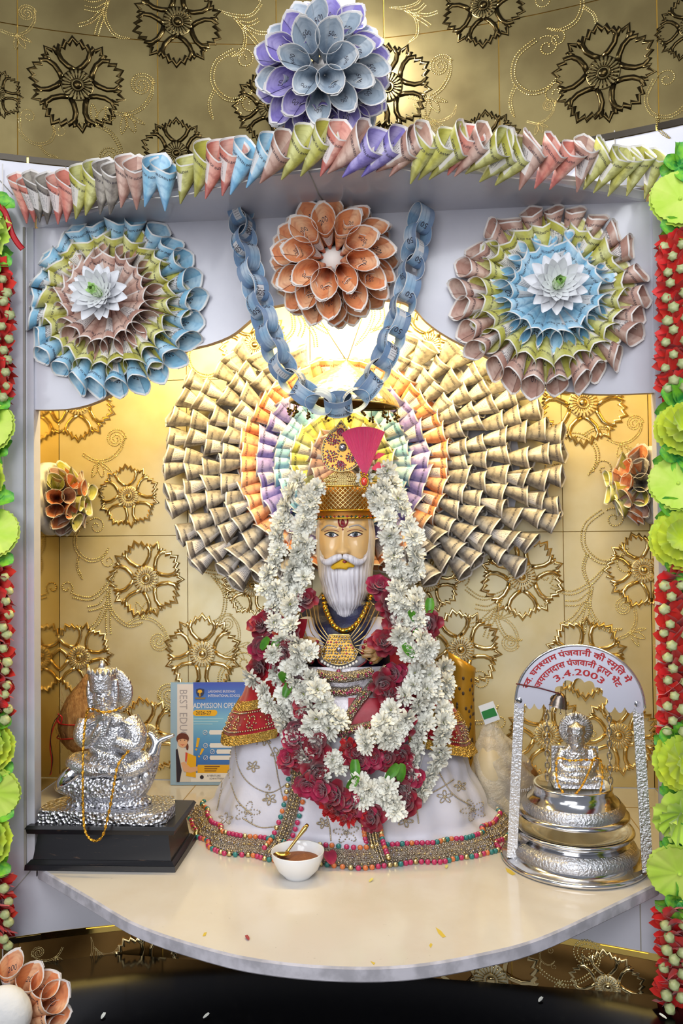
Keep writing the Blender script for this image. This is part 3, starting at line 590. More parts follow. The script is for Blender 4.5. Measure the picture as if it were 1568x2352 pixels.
# ---- foam discs with note cones on the side walls of the niche
FOAM = mat('white_foam', 'EFEDEA', 0.9, bump=0.5, bscale=60, bdist=0.004)
def foam_rosette(px, py, sg, label):
    X = (XL+0.024) if sg > 0 else (XR-0.024); P = ray(px, py); C = CAM+P*((X-CAM.x)/P.x); C.y = min(C.y, YB-0.105)
    t = thing('foam_posy', label, 'paper flower', (X-sg*0.022, C.y, C.z), 'foam posies on the niche side walls')
    put('foam_disc', MB().lathe([(0.0, -0.016), (0.085, -0.016), (0.093, -0.008), (0.093, 0.008), (0.085, 0.016), (0.0, 0.016)], 36, M=frame((X, C.y, C.z), (sg, 0, 0), y=(0, 0, 1)), wob=lambda p, a: p*(1+0.02*math.sin(7*a))).mesh('foam_disc', FOAM), t)
    for r, (k, el, dn) in enumerate(((14, 0.35, ['20', '200', '10', '500']), (9, 0.8, ['20', '200', '20', '10']), (4, 1.25, ['20', '200']))):
        for i in range(k):
            a = 2*PI*i/k+0.3*r; e = V((0, math.cos(a), math.sin(a))); ax = e*math.cos(el)+V((sg, 0, 0))*math.sin(el)
            put_cone(t, rnd.choice(dn), V((X+sg*0.02, C.y, C.z))+ax*0.012, ax, V((sg, 0, 0))*math.cos(el)-e*math.sin(el), 0.84 if r else 0.88, CONES)
foam_rosette(120, 1145, 1, 'posy of rolled notes on white foam disc, on the wall above the coconut')
foam_rosette(1482, 1115, -1, 'posy of rolled notes on white foam disc, on the wall beside the right flower garland')
# bottom-left posy lying on the black ledge
C = atz(15, 2352, LZ); t = thing('foam_posy', 'posy of orange notes behind white foam, on the black ledge at lower left', 'paper flower', C)
put('foam_disc', MB().ball((0, 0, 0), (0.044, 0.03, 0.046), 24, 14).mesh('foam_disc', FOAM), t, Matrix.Translation(at(14, 2328, C.y-0.035)))
for x0, y0, x1, y1 in ((58, 2338, 130, 2290), (55, 2350, 140, 2330), (48, 2330, 95, 2268), (20, 2300, 22, 2262), (50, 2362, 150, 2362), (30, 2320, 60, 2262)):
    a_, b_2 = at(x0, y0, C.y), at(x1, y1, C.y-0.004); put_cone(t, '200', a_-(b_2-a_)*0.15, b_2-a_, (0.2, -1, 0.5), 0.92, CONES)
# ================================================================ main statue
def proj(P):
    d = V(P)-CAM; z = d.dot(fwd); return 784+F*d.dot(rgt)/z, 1176-F*d.dot(upv)/z
HX, HK = at(787, 1250, 0.2).x, mpp(0.2)
hz = lambda py: at(787, py, 0.2).z
YH = 0.275
SKIN = mat('painted_skin', 'F0C68A', 0.22, coat=0.4); SKIN2 = mat('painted_hand', 'E3B377', 0.35, coat=0.2)
BEARDM = bpy.data.materials.new('white_painted_beard'); BEARDM.use_nodes = True; N = NT(BEARDM)
mp = N.n('ShaderNodeMapping'); mp.inputs['Scale'].default_value = (260, 90, 9); N.l(N.obj(), mp.inputs[0]); h = N.noise(1, 4, mp.outputs[0])
N.l(N.mix(N.smooth(h, 0.48, 0.72), lin('EDE9F0'), lin('BDB5BD')), N.b.inputs['Base Color']); N.b.inputs['Roughness'].default_value = 0.4; N.bump(h, 0.5, 0.0015)
NAVY = mat('navy_painted_cloth', '1B1F4A', 0.35, bump=0.5, bscale=260, col2='0E1130'); WHP = mat('white_painted', 'E4E0E8', 0.4)
GOLDJ = mat('gold_jewellery', 'D9A63A', 0.25, 1.0); GOLDP = mat('pale_gold_metal', 'D6BE84', 0.28, 1.0); SILJ = mat('silver_setting', 'B9AC98', 0.25, 1.0)
RED = mat('red_gem', 'A3142B', 0.1, coat=0.6); PINKG = mat('pink_gem', 'B0305E', 0.12, coat=0.6); CLEAR = mat('clear_gem', 'A6A0A8', 0.14, 0.8); GREENG = mat('green_gem', '1F5A38', 0.12, coat=0.5); BLACKG = mat('black_gem', '16181C', 0.12, coat=0.5); PEARL = mat('pearl', 'F1ECE6', 0.25, coat=0.5)
BLACK = mat('black_paint', '141216', 0.35); GREYP = mat('grey_brow_paint', 'B9B2B0', 0.5); EYEW = mat('eye_white', 'F4EEEA', 0.15, coat=0.6); IRIS = mat('grey_iris', '46525C', 0.15, coat=0.8); MAROON = mat('maroon_paint', '8A1622', 0.35); YPASTE = mat('yellow_paste', 'E2B21E', 0.7, bump=0.6, bscale=500)
base = atz(788, 1960, ZS); base.y = 0.26; base.x = 0.0
st = thing('deity_statue', 'white bearded deity statue in white robe seated on the marble shelf', 'statue', base)
hwT = [(1170, 64), (1230, 71), (1280, 69), (1320, 64), (1360, 56), (1390, 45), (1412, 29), (1424, 13), (1429, 2)]
dpT = [(1170, .060), (1240, .068), (1285, .072), (1320, .078), (1380, .070), (1412, .058), (1429, .048)]
def hsurf(px, py, off=0.0):
    hw = lerp(hwT, py)*HK; x = (px-787)*HK; t = min(1.0, abs(x)/hw)
    return V((HX+x, YH-lerp(dpT, py)*(1-t**2.4)**(1/2.2)-off, hz(py)))
hb = MB()
def hf(u, v):
    py = 1165+(1429-1165)*v; a = -PI+2*PI*u; hw = lerp(hwT, py)*HK; d = lerp(dpT, py)
    c, s = math.cos(a), math.sin(a); q = lambda x, e: math.copysign(abs(x)**e, x)
    g = 1+0.018*math.sin(a*36+3*math.sin(py*.03)) * (1 if (c > 0 and py > 1300) else 0.3)
    return V((HX+hw*q(s, 0.85)*g, YH-(d if c > 0 else 0.06*min(1, hw/.04))*q(c, 0.9)*g, hz(py)))
hb.grid(hf, 128, 60, cu=True, flip=True); put('beard_and_hair', hb.mesh('beard_and_hair', BEARDM), st)['label'] = 'long white grooved beard'
fwT = [(1172, 58), (1195, 61), (1235, 61.5), (1262, 58), (1280, 49), (1290, 38), (1298, 24), (1303, 6)]
g2 = lambda x, s: math.exp(-(x/s)**2)
def fsurf(px, py, off=0.0):
    x = px-787; u = abs(x)/max(1, lerp(fwT, py)); o = 0.0045*max(0.0, 1-u**6)-0.0015
    ns = max(0, min(1, (py-1205)/62)); o += (0.004+0.017*ns**1.6)*g2(x, 6.5+6*ns)*(1 if py < 1270 else max(0, 1-(py-1270)/7))*(py > 1200 and min(1, (py-1200)/10) or 0)
    o += 0.007*g2(abs(x)-11, 5)*g2(py-1267, 6)+0.0035*g2(abs(x)-30, 20)*g2(py-1211, 6)-0.004*g2(abs(x)-27, 15)*g2(py-1230, 10)+0.0035*g2(abs(x)-27, 11)*g2(py-1230, 8)+0.004*g2(abs(x)-38, 14)*g2(py-1258, 16)
    return hsurf(px, py, o+off)
fb = MB(); fb.grid(lambda u, v: fsurf(787+(2*u-1)*lerp(fwT, 1172+131*v), 1172+131*v), 72, 64, flip=True); face = put('face', fb.mesh('face', SKIN), st)
face['label'] = 'golden painted face'
def decal(out, m, nm, off=0.001, par=None, base_=fsurf):
    c = (sum(p[0] for p in out)/len(out), sum(p[1] for p in out)/len(out)); mb = MB(); k = len(out); vs = []
    for r in (0, 0.35, 0.7, 1.0): vs += [base_(c[0]+(x-c[0])*r, c[1]+(y-c[1])*r, off*(1 if r < 1 else 0.6)) for x, y in out]
    mb.add(vs, [(j*k+i, j*k+(i+1) % k, (j+1)*k+(i+1) % k, (j+1)*k+i) for j in range(3) for i in range(k)]); return put(nm, mb.mesh(nm, m), par or face)
for ex, sg in ((760, -1), (815, 1)):
    al = []
    for i in range(24):
        a = 2*PI*i/24; x = math.cos(a); y = math.sin(a); al.append((ex+16.5*x*sg, 1228.5+(6.3*y if y < 0 else 5.0*y)*(1-abs(x)**2.2*0.85)-1.2*x))
    decal(al, EYEW, 'eye_white', 0.0012); decal([(ex+6.6*math.cos(a*PI/9), 1227.6+5.9*math.sin(a*PI/9)) for a in range(18)], IRIS, 'iris', 0.0022); decal([(ex+3.6*math.cos(a*PI/7), 1227.6+3.6*math.sin(a*PI/7)) for a in range(14)], BLACK, 'pupil', 0.003)
    put('eyelid_line', MB().tube([fsurf(x, y, 0.0016) for x, y in (al[12:]+al[:1])], 0.0012, 5).mesh('eyelid_line', BLACK), face)
    put('eyelid_crease', MB().tube([fsurf(ex+sg*(i-6)*3.0, 1219.5-2.4+0.16*(i-6)**2*0.7, 0.0006) for i in range(13)], 0.0006, 4).mesh('eyelid_crease', MAROON), face)
    put('lower_lash', MB().tube([fsurf(x, y, 0.0014) for x, y in al[:13]], 0.0005, 4).mesh('lower_lash', MAROON), face)
    br = [(787+sg*(14+i*3.2), 1213.5-7*math.sin(PI*min(1, i/11*0.72+0.12))+max(0, i-7)*1.25) for i in range(13)]
    put('eyebrow', MB().tube([fsurf(x, y, 0.001) for x, y in br], [0.0016+0.0016*math.sin(PI*(i+.5)/13) for i in range(13)], 6, flat=0.6).mesh('eyebrow', GREYP), face)
    mo = [(787+sg*x, y) for x, y in ((1, 1277), (9, 1279), (20, 1284), (31, 1290), (41, 1291), (49, 1286), (54, 1278))]
    put('moustache', MB().tube(spline([hsurf(x, y, 0.014) for x, y in mo], 18), [0.0075*math.sin(PI*(0.2+0.78*i/18))+0.0012 for i in range(19)], 10).mesh('moustache', BEARDM), st)
put('tilak', MB().tube([fsurf(x, y, 0.001) for x, y in ((777, 1186), (777, 1200), (780, 1208), (787, 1211), (794, 1208), (798, 1200), (798, 1186))], 0.0018, 6).mesh('tilak', MAROON), face)
decal([(782, 1198), (786, 1190), (791, 1197), (793, 1206), (788, 1210), (782, 1207)], MAROON, 'tilak_mark', 0.0018); decal([(785+2*math.cos(a), 1206+2*math.sin(a)) for a in range(6)], CLEAR, 'tilak_stone', 0.003); decal([(787+2.5*math.cos(a), 1216+2.5*math.sin(a)) for a in range(6)], MAROON, 'tilak_dot', 0.0015)
yp = [(758, 1303), (765, 1294), (776, 1288), (783, 1279), (790, 1280), (797, 1290), (808, 1293), (815, 1297), (812, 1303), (801, 1303), (795, 1308), (783, 1306), (772, 1306), (764, 1308)]
decal(yp, YPASTE, 'turmeric_paste', 0.012, st, hsurf); decal([(785, 1290), (789, 1286), (795, 1288), (797, 1292), (791, 1294)], MAROON, 'lips', 0.0145, st, hsurf)
# torso with navy tunic
tb = MB(); twT = [(1370, 40), (1395, 92), (1430, 118), (1480, 122), (1540, 112), (1600, 110)]; tdT = [(1370, .05), (1400, .062), (1450, .085), (1520, .095), (1600, .11)]
tx0, tk = at(790, 1450, 0.22).x, mpp(0.22); tz = lambda py: at(790, py, 0.22).z
def tsurf(px, py, off=0.0):
    hw = lerp(twT, py)*tk; x = (px-790)*tk; t = min(1, abs(x)/hw); return V((tx0+x, 0.29-lerp(tdT, py)*math.sqrt(max(0, 1-t*t))-off, tz(py)))
tb.grid(lambda u, v: V((tx0+lerp(twT, 1370+230*v)*tk*math.sin(2*PI*u-PI), 0.29-lerp(tdT, 1370+230*v)*math.cos(2*PI*u-PI), tz(1370+230*v))), 48, 24, cu=True, flip=True)
put('torso', tb.mesh('torso', NAVY), st)['label'] = 'dark blue tunic'
# sleeves and hands
for sg in (-1, 1):
    X = lambda x: 788+sg*x
    sl = MB(); prof = [((84, 1421), 17), ((78, 1440), 18), ((66, 1462), 18), ((52, 1480), 14), ((42, 1490), 9)]
    sl.tube([tsurf(X(x), y, 0.030) for (x, y), r in prof], [r*tk*0.95 for _, r in prof], 14, flat=0.62); put('sleeve', sl.mesh('sleeve', mat('white_sleeve', 'E2DDE6', 0.35, bump=0.25, bscale=70, bdist=0.003)), st)
    hd = MB(); hd.tube([tsurf(X(x), y, o) for x, y, o in ((104, 1448, 0.012), (98, 1470, 0.022), (84, 1486, 0.03), (64, 1496, 0.036))], [0.012, 0.019, 0.021, 0.016], 12, flat=0.7)
    for k, (x0, y0, x1, y1, x2, y2) in enumerate(((92, 1462, 70, 1463, 50, 1466), (92, 1472, 68, 1474, 46, 1477), (90, 1482, 66, 1485, 44, 1488), (84, 1492, 64, 1495, 46, 1498))):
        hd.tube([tsurf(X(x0), y0, 0.034), tsurf(X(x1), y1, 0.046), tsurf(X(x2), y2, 0.040)], [0.0075, 0.007, 0.0048], 8)
    hd.tube([tsurf(X(88), 1496, 0.034), tsurf(X(74), 1508, 0.042), tsurf(X(64), 1514, 0.038)], [0.010, 0.0095, 0.006], 8)
    hand = put('hand', remeshed(hd, 0.0016, SKIN2, 'hand', 2), st)
    for x, y in ((54, 1466), (50, 1477), (48, 1488), (66, 1511)): put('finger_ring', MB().ball(tsurf(X(x), y, 0.0505), (0.0042, 0.003, 0.0042), 8, 6).mesh('finger_ring', RED), hand)
lap = MB(); lo = [(728, 1492), (745, 1500), (790, 1503), (835, 1499), (850, 1492), (842, 1512), (822, 1525), (790, 1531), (758, 1526), (738, 1514)]
decal(lo, WHP, 'book_cover', 0.036, st, tsurf); put('cover_edge', MB().tube([tsurf(x, y, 0.034) for x, y in lo[4:]+lo[:1]], 0.0022, 6).mesh('cover_edge', MAROON), st)
# ---- robe
RX = [(0, .340), (.03, .332), (.10, .298), (.28, .262), (.42, .248), (.67, .205), (.81, .176), (1.0, .150)]; RY = [(0, .222), (.10, .192), (.3, .168), (.5, .150), (.7, .125), (1.0, .095)]
RH = at(790, 1415, 0.2).z-ZS; RC = V((0.002, 0.268, ZS))
def robe(a, t, off=0.0):
    f = 1+(1-t)**1.4*(0.026*math.sin(8*a+1.3+2.5*t)+0.018*math.sin(15*a+7*t)+0.010*math.sin(27*a-9*t))+0.012*math.sin(5*a+4*t)*t+0.05*g2(abs(a)-1.0, 0.3)*g2(t-0.27, 0.14)-0.05*math.sin(a)*min(1, max(0, (t-.2)/.2))
    x = lerp(RX, t)*f+off; y = lerp(RY, t)*f+off; c = math.cos(a); s = math.sin(a)
    return RC+V((x*math.copysign(abs(s)**0.9, s), -y*math.copysign(abs(c)**0.95, c), 0.003+RH*t+0.02*(1-t)*max(0, abs(a)-1.2)))
def inrobe(px, py, off=0.0):
    a, t = max(-1.3, min(1.3, (px-790)/330)), max(0.02, min(0.95, (1950-py)/540))
    for _ in range(14):
        p0 = proj(robe(a, t)); pa = proj(robe(a+1e-3, t)); pt = proj(robe(a, t+1e-3))
        J = ((pa[0]-p0[0])/1e-3, (pt[0]-p0[0])/1e-3, (pa[1]-p0[1])/1e-3, (pt[1]-p0[1])/1e-3); D = J[0]*J[3]-J[1]*J[2]
        if abs(D) < 1e-6: break
        ex, ey = px-p0[0], py-p0[1]; a += max(-.3, min(.3, (J[3]*ex-J[1]*ey)/D)); t += max(-.15, min(.15, (-J[2]*ex+J[0]*ey)/D)); a = max(-1.7, min(1.7, a)); t = max(0.0, min(1.0, t))
    return a, t
def onrobe(px, py, off=0.0): return robe(*inrobe(px, py), off)
CLOTH = mat('white_silk_robe', 'DEDBE6', 0.32, sheen=0.4, var=0.06, vscale=14, bump=0.25, bscale=26, bdist=0.006)
rb = MB(); rb.grid(lambda u, v: robe(-PI+2*PI*u, 0.62*v) if abs(-PI+2*PI*u) < 1.75 else RC+V((lerp(RX, .62*v)*math.sin(-PI+2*PI*u), -0.12*math.cos(-PI+2*PI*u), 0.003+RH*.62*v)), 200, 50, cu=True, flip=True)
skirt = put('robe', rb.mesh('robe', CLOTH), st); skirt['label'] = 'white silk robe with gold embroidery'
SILK2 = mat('silver_waist_cloth', 'A9A3A8', 0.3, 0.4, bump=0.6, bscale=160, col2='C9C2C6')
wb_ = MB(); wb_.grid(lambda u, v: robe(-0.62+1.24*u, 0.50+0.28*v, 0.006), 40, 16, flip=True); put('waist_cloth', wb_.mesh('waist_cloth', SILK2), st)
REDS = mat('red_satin_shawl', 'B30F2C', 0.35, sheen=0.3, var=0.25, vscale=18, bump=0.3, bscale=22, bdist=0.006); BROC = mat('gold_brocade', 'C9A758', 0.4, 0.8, bump=0.9, bscale=340, btype='v', bdist=0.003); BROC2 = mat('silver_brocade', 'B9AD9C', 0.35, 0.85, bump=0.9, bscale=380, btype='v', bdist=0.003)
def strip(name, f0, f1, n, m, par, off=0.004, tk_=0.003, w=1):
    mb = MB(); mb.grid(lambda u, v: f0(u)+(f1(u)-f0(u))*v, n, w, flip=False); mb.grid(lambda u, v: f0(u)+(f1(u)-f0(u))*v, n, w, flip=True); return put(name, mb.mesh(name, m), par)
SEQ = [mat('pink_sequin', 'C62E5E', 0.25, coat=0.4), mat('orange_sequin', 'E07A3E', 0.25, coat=0.4), mat('teal_sequin', '2E7F78', 0.25, coat=0.4), SILJ, GOLDP]
def stones(par, P, mats_, r, nm='sequins', step=None, flat=0.6):
    mb = MB()
    for i, p in enumerate(P): mb.ball(p, (r, r*flat, r), 7, 5, mi=rnd.randrange(len(mats_)))
    o = put(nm, mb.mesh(nm, mats_), par); o['kind'] = 'stuff'; return o
for sg in (-1, 1):
    tl_ = (lambda u: 0.385+0.07*math.sin(PI*u)*0+0.10*(1-u)**2) if sg < 0 else (lambda u: 0.33+0.13*(1-u)**1.5)
    A = lambda u: sg*(0.50+1.15*u)
    sb = MB(); sb.grid(lambda u, v: robe(A(u), tl_(u)+(0.985-tl_(u))*v, 0.012+0.007*math.sin(9*u+5*v)*v+0.008*(1-v)), 40, 34, flip=(sg > 0)); sb.grid(lambda u, v: robe(A(u), tl_(u)+(0.985-tl_(u))*v, 0.010+0.007*math.sin(9*u+5*v)*v+0.008*(1-v)), 40, 34, flip=(sg < 0))
    sh_ = put('shawl', sb.mesh('shawl', REDS), st); sh_['label'] = 'red satin shawl with gold brocade hem'
    for k, (d0, d1, m) in enumerate(((-0.004, 0.040, BROC), (0.150, 0.195, BROC))):
        mb = MB(); mb.grid(lambda u, v: robe(A(u), tl_(u)+d0+(d1-d0)*v, 0.0245+0.003*math.sin(u*160)-0.008*max(0, (d0+(d1-d0)*v))*4), 120, 3, flip=(sg > 0)); put('brocade_band', mb.mesh('brocade_band', m), sh_)
    mb = MB(); q = []
    for i in range(46):
        u = i/45; q += [robe(A(u), tl_(u)+0.095+0.03*math.sin(u*40), 0.0215), robe(A(u), tl_(u)+0.055, 0.0225), robe(A(u), tl_(u)+0.14, 0.021)]
    for c in range(5):
        u = 0.1+0.2*c
        for j in range(12): q.append(robe(A(u)+0.035*math.cos(j*PI/6), tl_(u)+0.095+0.026*math.sin(j*PI/6), 0.022))
    stones(sh_, q, [GOLDP, SILJ], 0.0022, 'gold_beadwork')
# hem border lying round the foot of the robe
mb = MB(); mb.grid(lambda u, v: robe(-1.62+3.24*u, 0.002+0.052*v, 0.004+0.006*(1-v)+0.002*math.sin(u*300)), 160, 4, flip=True); hem = put('hem_border', mb.mesh('hem_border', BROC2), skirt); hem['label'] = 'beaded silver and pink hem border'
def sequins(par, P, mats_, r):
    ms = [MB().ball((0, 0, 0), (r, r*0.4, r), 8, 5).mesh('sequin', m_) for m_ in mats_]
    for p in P: put('sequin', rnd.choice(ms), par, Matrix.Translation(p))
q = []
for i in range(100):
    a = -1.6+3.2*i/99; q.append((robe(a, 0.062, 0.007))); q.append(robe(a+0.02, -0.004, 0.016)+V((0, 0, 0.004)))
sequins(skirt, q, SEQ[:3]+[SEQ[0], GOLDP], 0.0056)
stones(skirt, [robe(-1.6+3.2*i/300, 0.030+0.018*math.sin(i*2.1), 0.010) for i in range(301)], [SILJ, GOLDP, CLEAR], 0.0024, 'silver_beads')
def band(pts, w, nm='front_border'):
    P = spline([onrobe(x, y, 0.008) for x, y in pts], 40); mb = MB(); ks = []
    def ed(i, s):
        t = (P[min(i+1, 40)]-P[max(i-1, 0)]).normalized(); n = V((0, -1, 0.2)); b = t.cross(n).normalized(); return P[i]+b*s*w
    mb.add([ed(i, s) for i in range(41) for s in (-1, 1)], [(2*i, 2*i+1, 2*i+3, 2*i+2) for i in range(40)]); mb.add([ed(i, s)+V((0, 0.001, 0)) for i in range(41) for s in (-1, 1)], [(2*i, 2*i+1, 2*i+3, 2*i+2)[::-1] for i in range(40)])
    o = put(nm, mb.mesh(nm, BROC2), skirt); sequins(skirt, [ed(i, s*1.45) for i in range(0, 41, 2) for s in (-1, 1)], SEQ[:3]+[SEQ[0], GOLDP], 0.0054)
    stones(skirt, [ed(i, s*0.5)+V((0, -0.002, 0)) for i in range(41) for s in (-1, 0, 1)], [SILJ, GOLDP], 0.0024, 'silver_beads')
band([(700, 1700), (690, 1760), (682, 1820), (668, 1880), (648, 1930), (628, 1958)], 0.0125); band([(838, 1830), (850, 1880), (858, 1930), (872, 1975)], 0.0115)
# diagonal jewelled borders over the waist
def chestband(pts, w, m=BROC2, nm='waist_border'):
    P = spline([onrobe(x, y, 0.02) for x, y in pts], 30); o = put(nm, MB().tube(P, w, 8, flat=0.35, upn=(0, -1, 0.2)).mesh(nm, m), st)
    stones(o, [P[i]+V((rnd.uniform(-.5, .5)*w, -w*0.5, rnd.uniform(-.5, .5)*w)) for i in range(31) for _ in range(3)], [SILJ, PINKG, GOLDP], 0.0022, 'beadwork')
chestband([(880, 1530), (850, 1570), (820, 1610), (798, 1650), (790, 1690)], 0.010); chestband([(735, 1545), (790, 1552), (850, 1540)], 0.011); chestband([(745, 1580), (790, 1585), (825, 1578)], 0.009); chestband([(760, 1680), (800, 1672), (850, 1660)], 0.009)
mb = MB(); mb.grid(lambda u, v: onrobe(800+70*u, 1600+75*v, 0.012), 6, 6, flip=True); rp = put('red_panel', mb.mesh('red_panel', REDS), st)
# embroidery vines and motifs
emb = []
def vine(pts, n=60): emb.extend(onrobe(p.x, p.y, 0.0015) for p in spline([V((x, y, 0)) for x, y in pts], n))
for pts in (((540, 1700), (548, 1760), (575, 1800), (620, 1820), (660, 1800)), ((600, 1680), (628, 1730), (640, 1790), (655, 1850)), ((520, 1760), (545, 1835), (580, 1870)), ((520, 1700), (512, 1790), (500, 1860)), ((960, 1760), (955, 1830), (960, 1890)), ((1000, 1760), (1035, 1820), (1080, 1850)), ((930, 1830), (990, 1820), (1040, 1790)), ((740, 1850), (755, 1890), (760, 1930)), ((560, 1880), (600, 1900), (650, 1895))): vine(pts)
for cx, cy, r in ((568, 1865, 30), (795, 1912, 30), (1085, 1860, 30), (640, 1730, 18), (582, 1760, 15), (620, 1835, 16), (742, 1890, 14), (1020, 1830, 18), (1055, 1805, 14), (520, 1880, 16), (930, 1885, 18), (610, 1700, 14)):
    for k in range(5):
        a0 = 2*PI*k/5+cx
        for j in range(13):
            b = 2*PI*j/13; rx, ry = r*0.5+r*0.5*math.cos(b), r*0.22*math.sin(b); emb.append(onrobe(cx+rx*math.cos(a0)-ry*math.sin(a0), cy+(rx*math.sin(a0)+ry*math.cos(a0))*0.85, 0.0015))
stones(skirt, emb, [mat('antique_thread', 'B7A88A', 0.35, 0.7), SILJ], 0.0015, 'embroidery')
# ================================================================ head ornaments (top-level)
cz0, cz1, cz2 = at(787, 1190, 0.2).z, at(787, 1116, 0.2).z, at(787, 1082, 0.2).z
CXc = at(787, 1150, 0.2).x; crr = 0.0735
def cring(a, z, o=0.0): return V((CXc+(crr+o)*math.sin(a), YH-(crr*0.97+o)*math.cos(a), z))
cr_ = thing('crown', 'pierced gold crown on the statue head', 'crown', (CXc, YH, cz0))
put('crown_cap', MB().grid(lambda u, v: V((CXc+crr*0.93*math.cos(v*PI/2)**0.6*math.sin(2*PI*u), YH-crr*0.9*math.cos(v*PI/2)**0.6*math.cos(2*PI*u), cz0+0.004+(cz1-cz0+0.022)*math.sin(v*PI/2))), 40, 14, cu=True, flip=True).mesh('crown_cap', mat('amber_gold_cap', 'B5731E', 0.5, 0.35)), cr_)
lb = MB()
for k in range(44):
    for d in (-1, 1): lb.tube([cring(2*PI*(k+d*5*i/10)/44, cz0+0.018+(cz1-cz0-0.018)*i/10, 0.003) for i in range(11)], 0.0013, 4)
put('lattice', lb.mesh('lattice', GOLDP), cr_)
for z, r in ((cz0, 0.0028), (cz0+0.017, 0.0022), (cz1, 0.0022)): put('rim', MB().tube([cring(2*PI*i/48, z, 0.003) for i in range(48)], r, 6, closed=True).mesh('rim', GOLDJ), cr_)
hg = lambda a: cz1+(cz2-cz1)*(0.30+0.70*g2(a, 0.42)+0.12*abs(math.sin(4*a)))
fl = MB()
for k in range(60):
    a = -1.5+3.0*k/59; h = hg(a)-cz1; m = max(1, int(h/0.008))
    for j in range(m):
        c = cring(a, cz1+0.004+j*h/m, 0.003); fl.tube([c+V((math.cos(t*PI/4)*0.0034*math.cos(a), 0, math.sin(t*PI/4)*0.0036)) for t in range(8)], 0.0017, 4, closed=True)
fl.tube([cring(-1.6+3.2*i/80, hg(-1.6+3.2*i/80), 0.003) for i in range(81)], 0.0014, 5); put('filigree_crest', fl.mesh('filigree_crest', GOLDP), cr_)
for i in range(17):
    a = -0.95+1.9*i/16; put('rim_stone', MB().ball(cring(a, cz0+0.0035, 0.006), 0.0026, 7, 5).mesh('rim_stone', (RED, BLACKG, GREENG)[i % 3]), cr_)
# brooch
bp = lambda x, y, h=0: at(x, y, 0.186)+V((0, -h, 0))
bo = [(783, 966), (797, 985), (812, 1000), (822, 1022), (825, 1050), (822, 1068), (806, 1080), (782, 1084), (756, 1078), (742, 1060), (738, 1036), (744, 1012), (758, 992), (772, 982)]
br_ = thing('turban_brooch', 'teardrop jewelled brooch with pink and clear stones above the crown', 'brooch', bp(783, 1080))
bmx = MB(); bmx.prism(bo, lambda x, y, h: bp(x, y, h), -0.002, 0.003); put('plate', bmx.mesh('plate', GOLDP, ang=40), br_); put('outline', MB().tube([bp(x, y, 0.003) for x, y in bo], 0.0018, 6, closed=True).mesh('outline', GOLDP), br_)
cen = (783, 1036); bst = [(p, CLEAR, 0.0022) for p in spline([V((cen[0]+(x-cen[0])*0.91, cen[1]+(y-cen[1])*0.91, 0)) for x, y in bo], 46, True)]
for cx, cy_, rr_, a0_, tn in ((764, 1012, 15, 0.5, -1.1), (762, 1050, 16, 2.2, 1.2), (806, 1052, 14, 0.8, -1.2), (806, 1012, 10, 3.6, 1.0), (783, 1068, 11, 0.0, 1.1), (783, 992, 9, 1.5, 1.1)):
    for m_, k_, n_ in ((PINKG, 1.0, 13), (CLEAR, 0.66, 9), (PINKG, 0.34, 5)):
        bst += [(V((x, y, 0)), m_, 0.0021) for x, y in spir((cx, cy_), rr_*k_, rr_*k_*0.55, a0_, tn, n_)]
put('gold_ground', MB().prism([(cen[0]+(x-cen[0])*.96, cen[1]+(y-cen[1])*.96) for x, y in bo], lambda x, y, h: bp(x, y, h), 0.002, 0.0034).mesh('gold_ground', mat('old_gold_ground', 'A98442', .35, 1.0), False), br_)
bst += [(V((rnd.uniform(745, 818), rnd.uniform(998, 1076), 0)), rnd.choice((CLEAR, CLEAR, PINKG)), 0.0019) for _ in range(60)]
for p, m_, r_ in bst:
    if (p.x-787)**2+(p.y-1028)**2 > 120: put('stone', MB().ball(bp(p.x, p.y, 0.0045), r_*rnd.uniform(.85, 1.1), 6, 5).mesh('stone', m_), br_)
put('centre_stone', MB().ball(bp(787, 1028, 0.005), (0.009, 0.005, 0.009), 12, 8).mesh('centre_stone', CLEAR), br_)
# plume
PLM = bpy.data.materials.new('pink_fibre'); PLM.use_nodes = True; N = NT(PLM); uvn = N.n('ShaderNodeUVMap'); mp = N.n('ShaderNodeMapping'); mp.inputs['Scale'].default_value = (90, 1.5, 1); N.l(uvn.outputs[0], mp.inputs[0]); h = N.noise(1, 2, mp.outputs[0])
N.l(N.mix(h, lin('FF3F73'), lin('F0508A')), N.b.inputs['Base Color']); N.b.inputs['Roughness'].default_value = 0.35; N.b.inputs['Sheen Weight'].default_value = 0.4; N.bump(h, 0.6, 0.002)
pl = thing('pink_plume', 'bright pink fan plume with red oval gem beside the brooch', 'plume', at(842, 1094, 0.17))
def pf(u, v, o=0): 
    tip = spline([V(q+(0,)) for q in ((783, 996), (806, 984), (836, 980), (864, 984), (884, 992))], 20); t = tip[min(20, int(u*20))]*(1-(u*20) % 1)+tip[min(20, int(u*20)+1)]*((u*20) % 1)
    x = 838+6*(u-0.5)+(t.x-838-6*(u-0.5))*v; y = 1092+(t.y-1092)*v; return at(x, y, 0.172+o-0.012*math.sin(PI*u)*v+0.002*math.sin(u*95)*v)
mb = MB(); mb.grid(lambda u, v: pf(u, v), 80, 10); mb.grid(lambda u, v: pf(u, v, 0.003), 80, 10, flip=True); put('fibre_fan', mb.mesh('fibre_fan', PLM), pl)
mb = MB(); mb.ball(at(836, 1106, 0.172), (0.0068, 0.004, 0.0095), 12, 8); put('oval_gem', mb.mesh('oval_gem', mat('orange_red_gem', 'E8402A', 0.08, coat=1)), pl)
mb = MB(); mb.tube([at(836+9.5*math.cos(t*PI/8), 1106+13*math.sin(t*PI/8), 0.173) for t in range(16)], 0.0016, 6, closed=True)
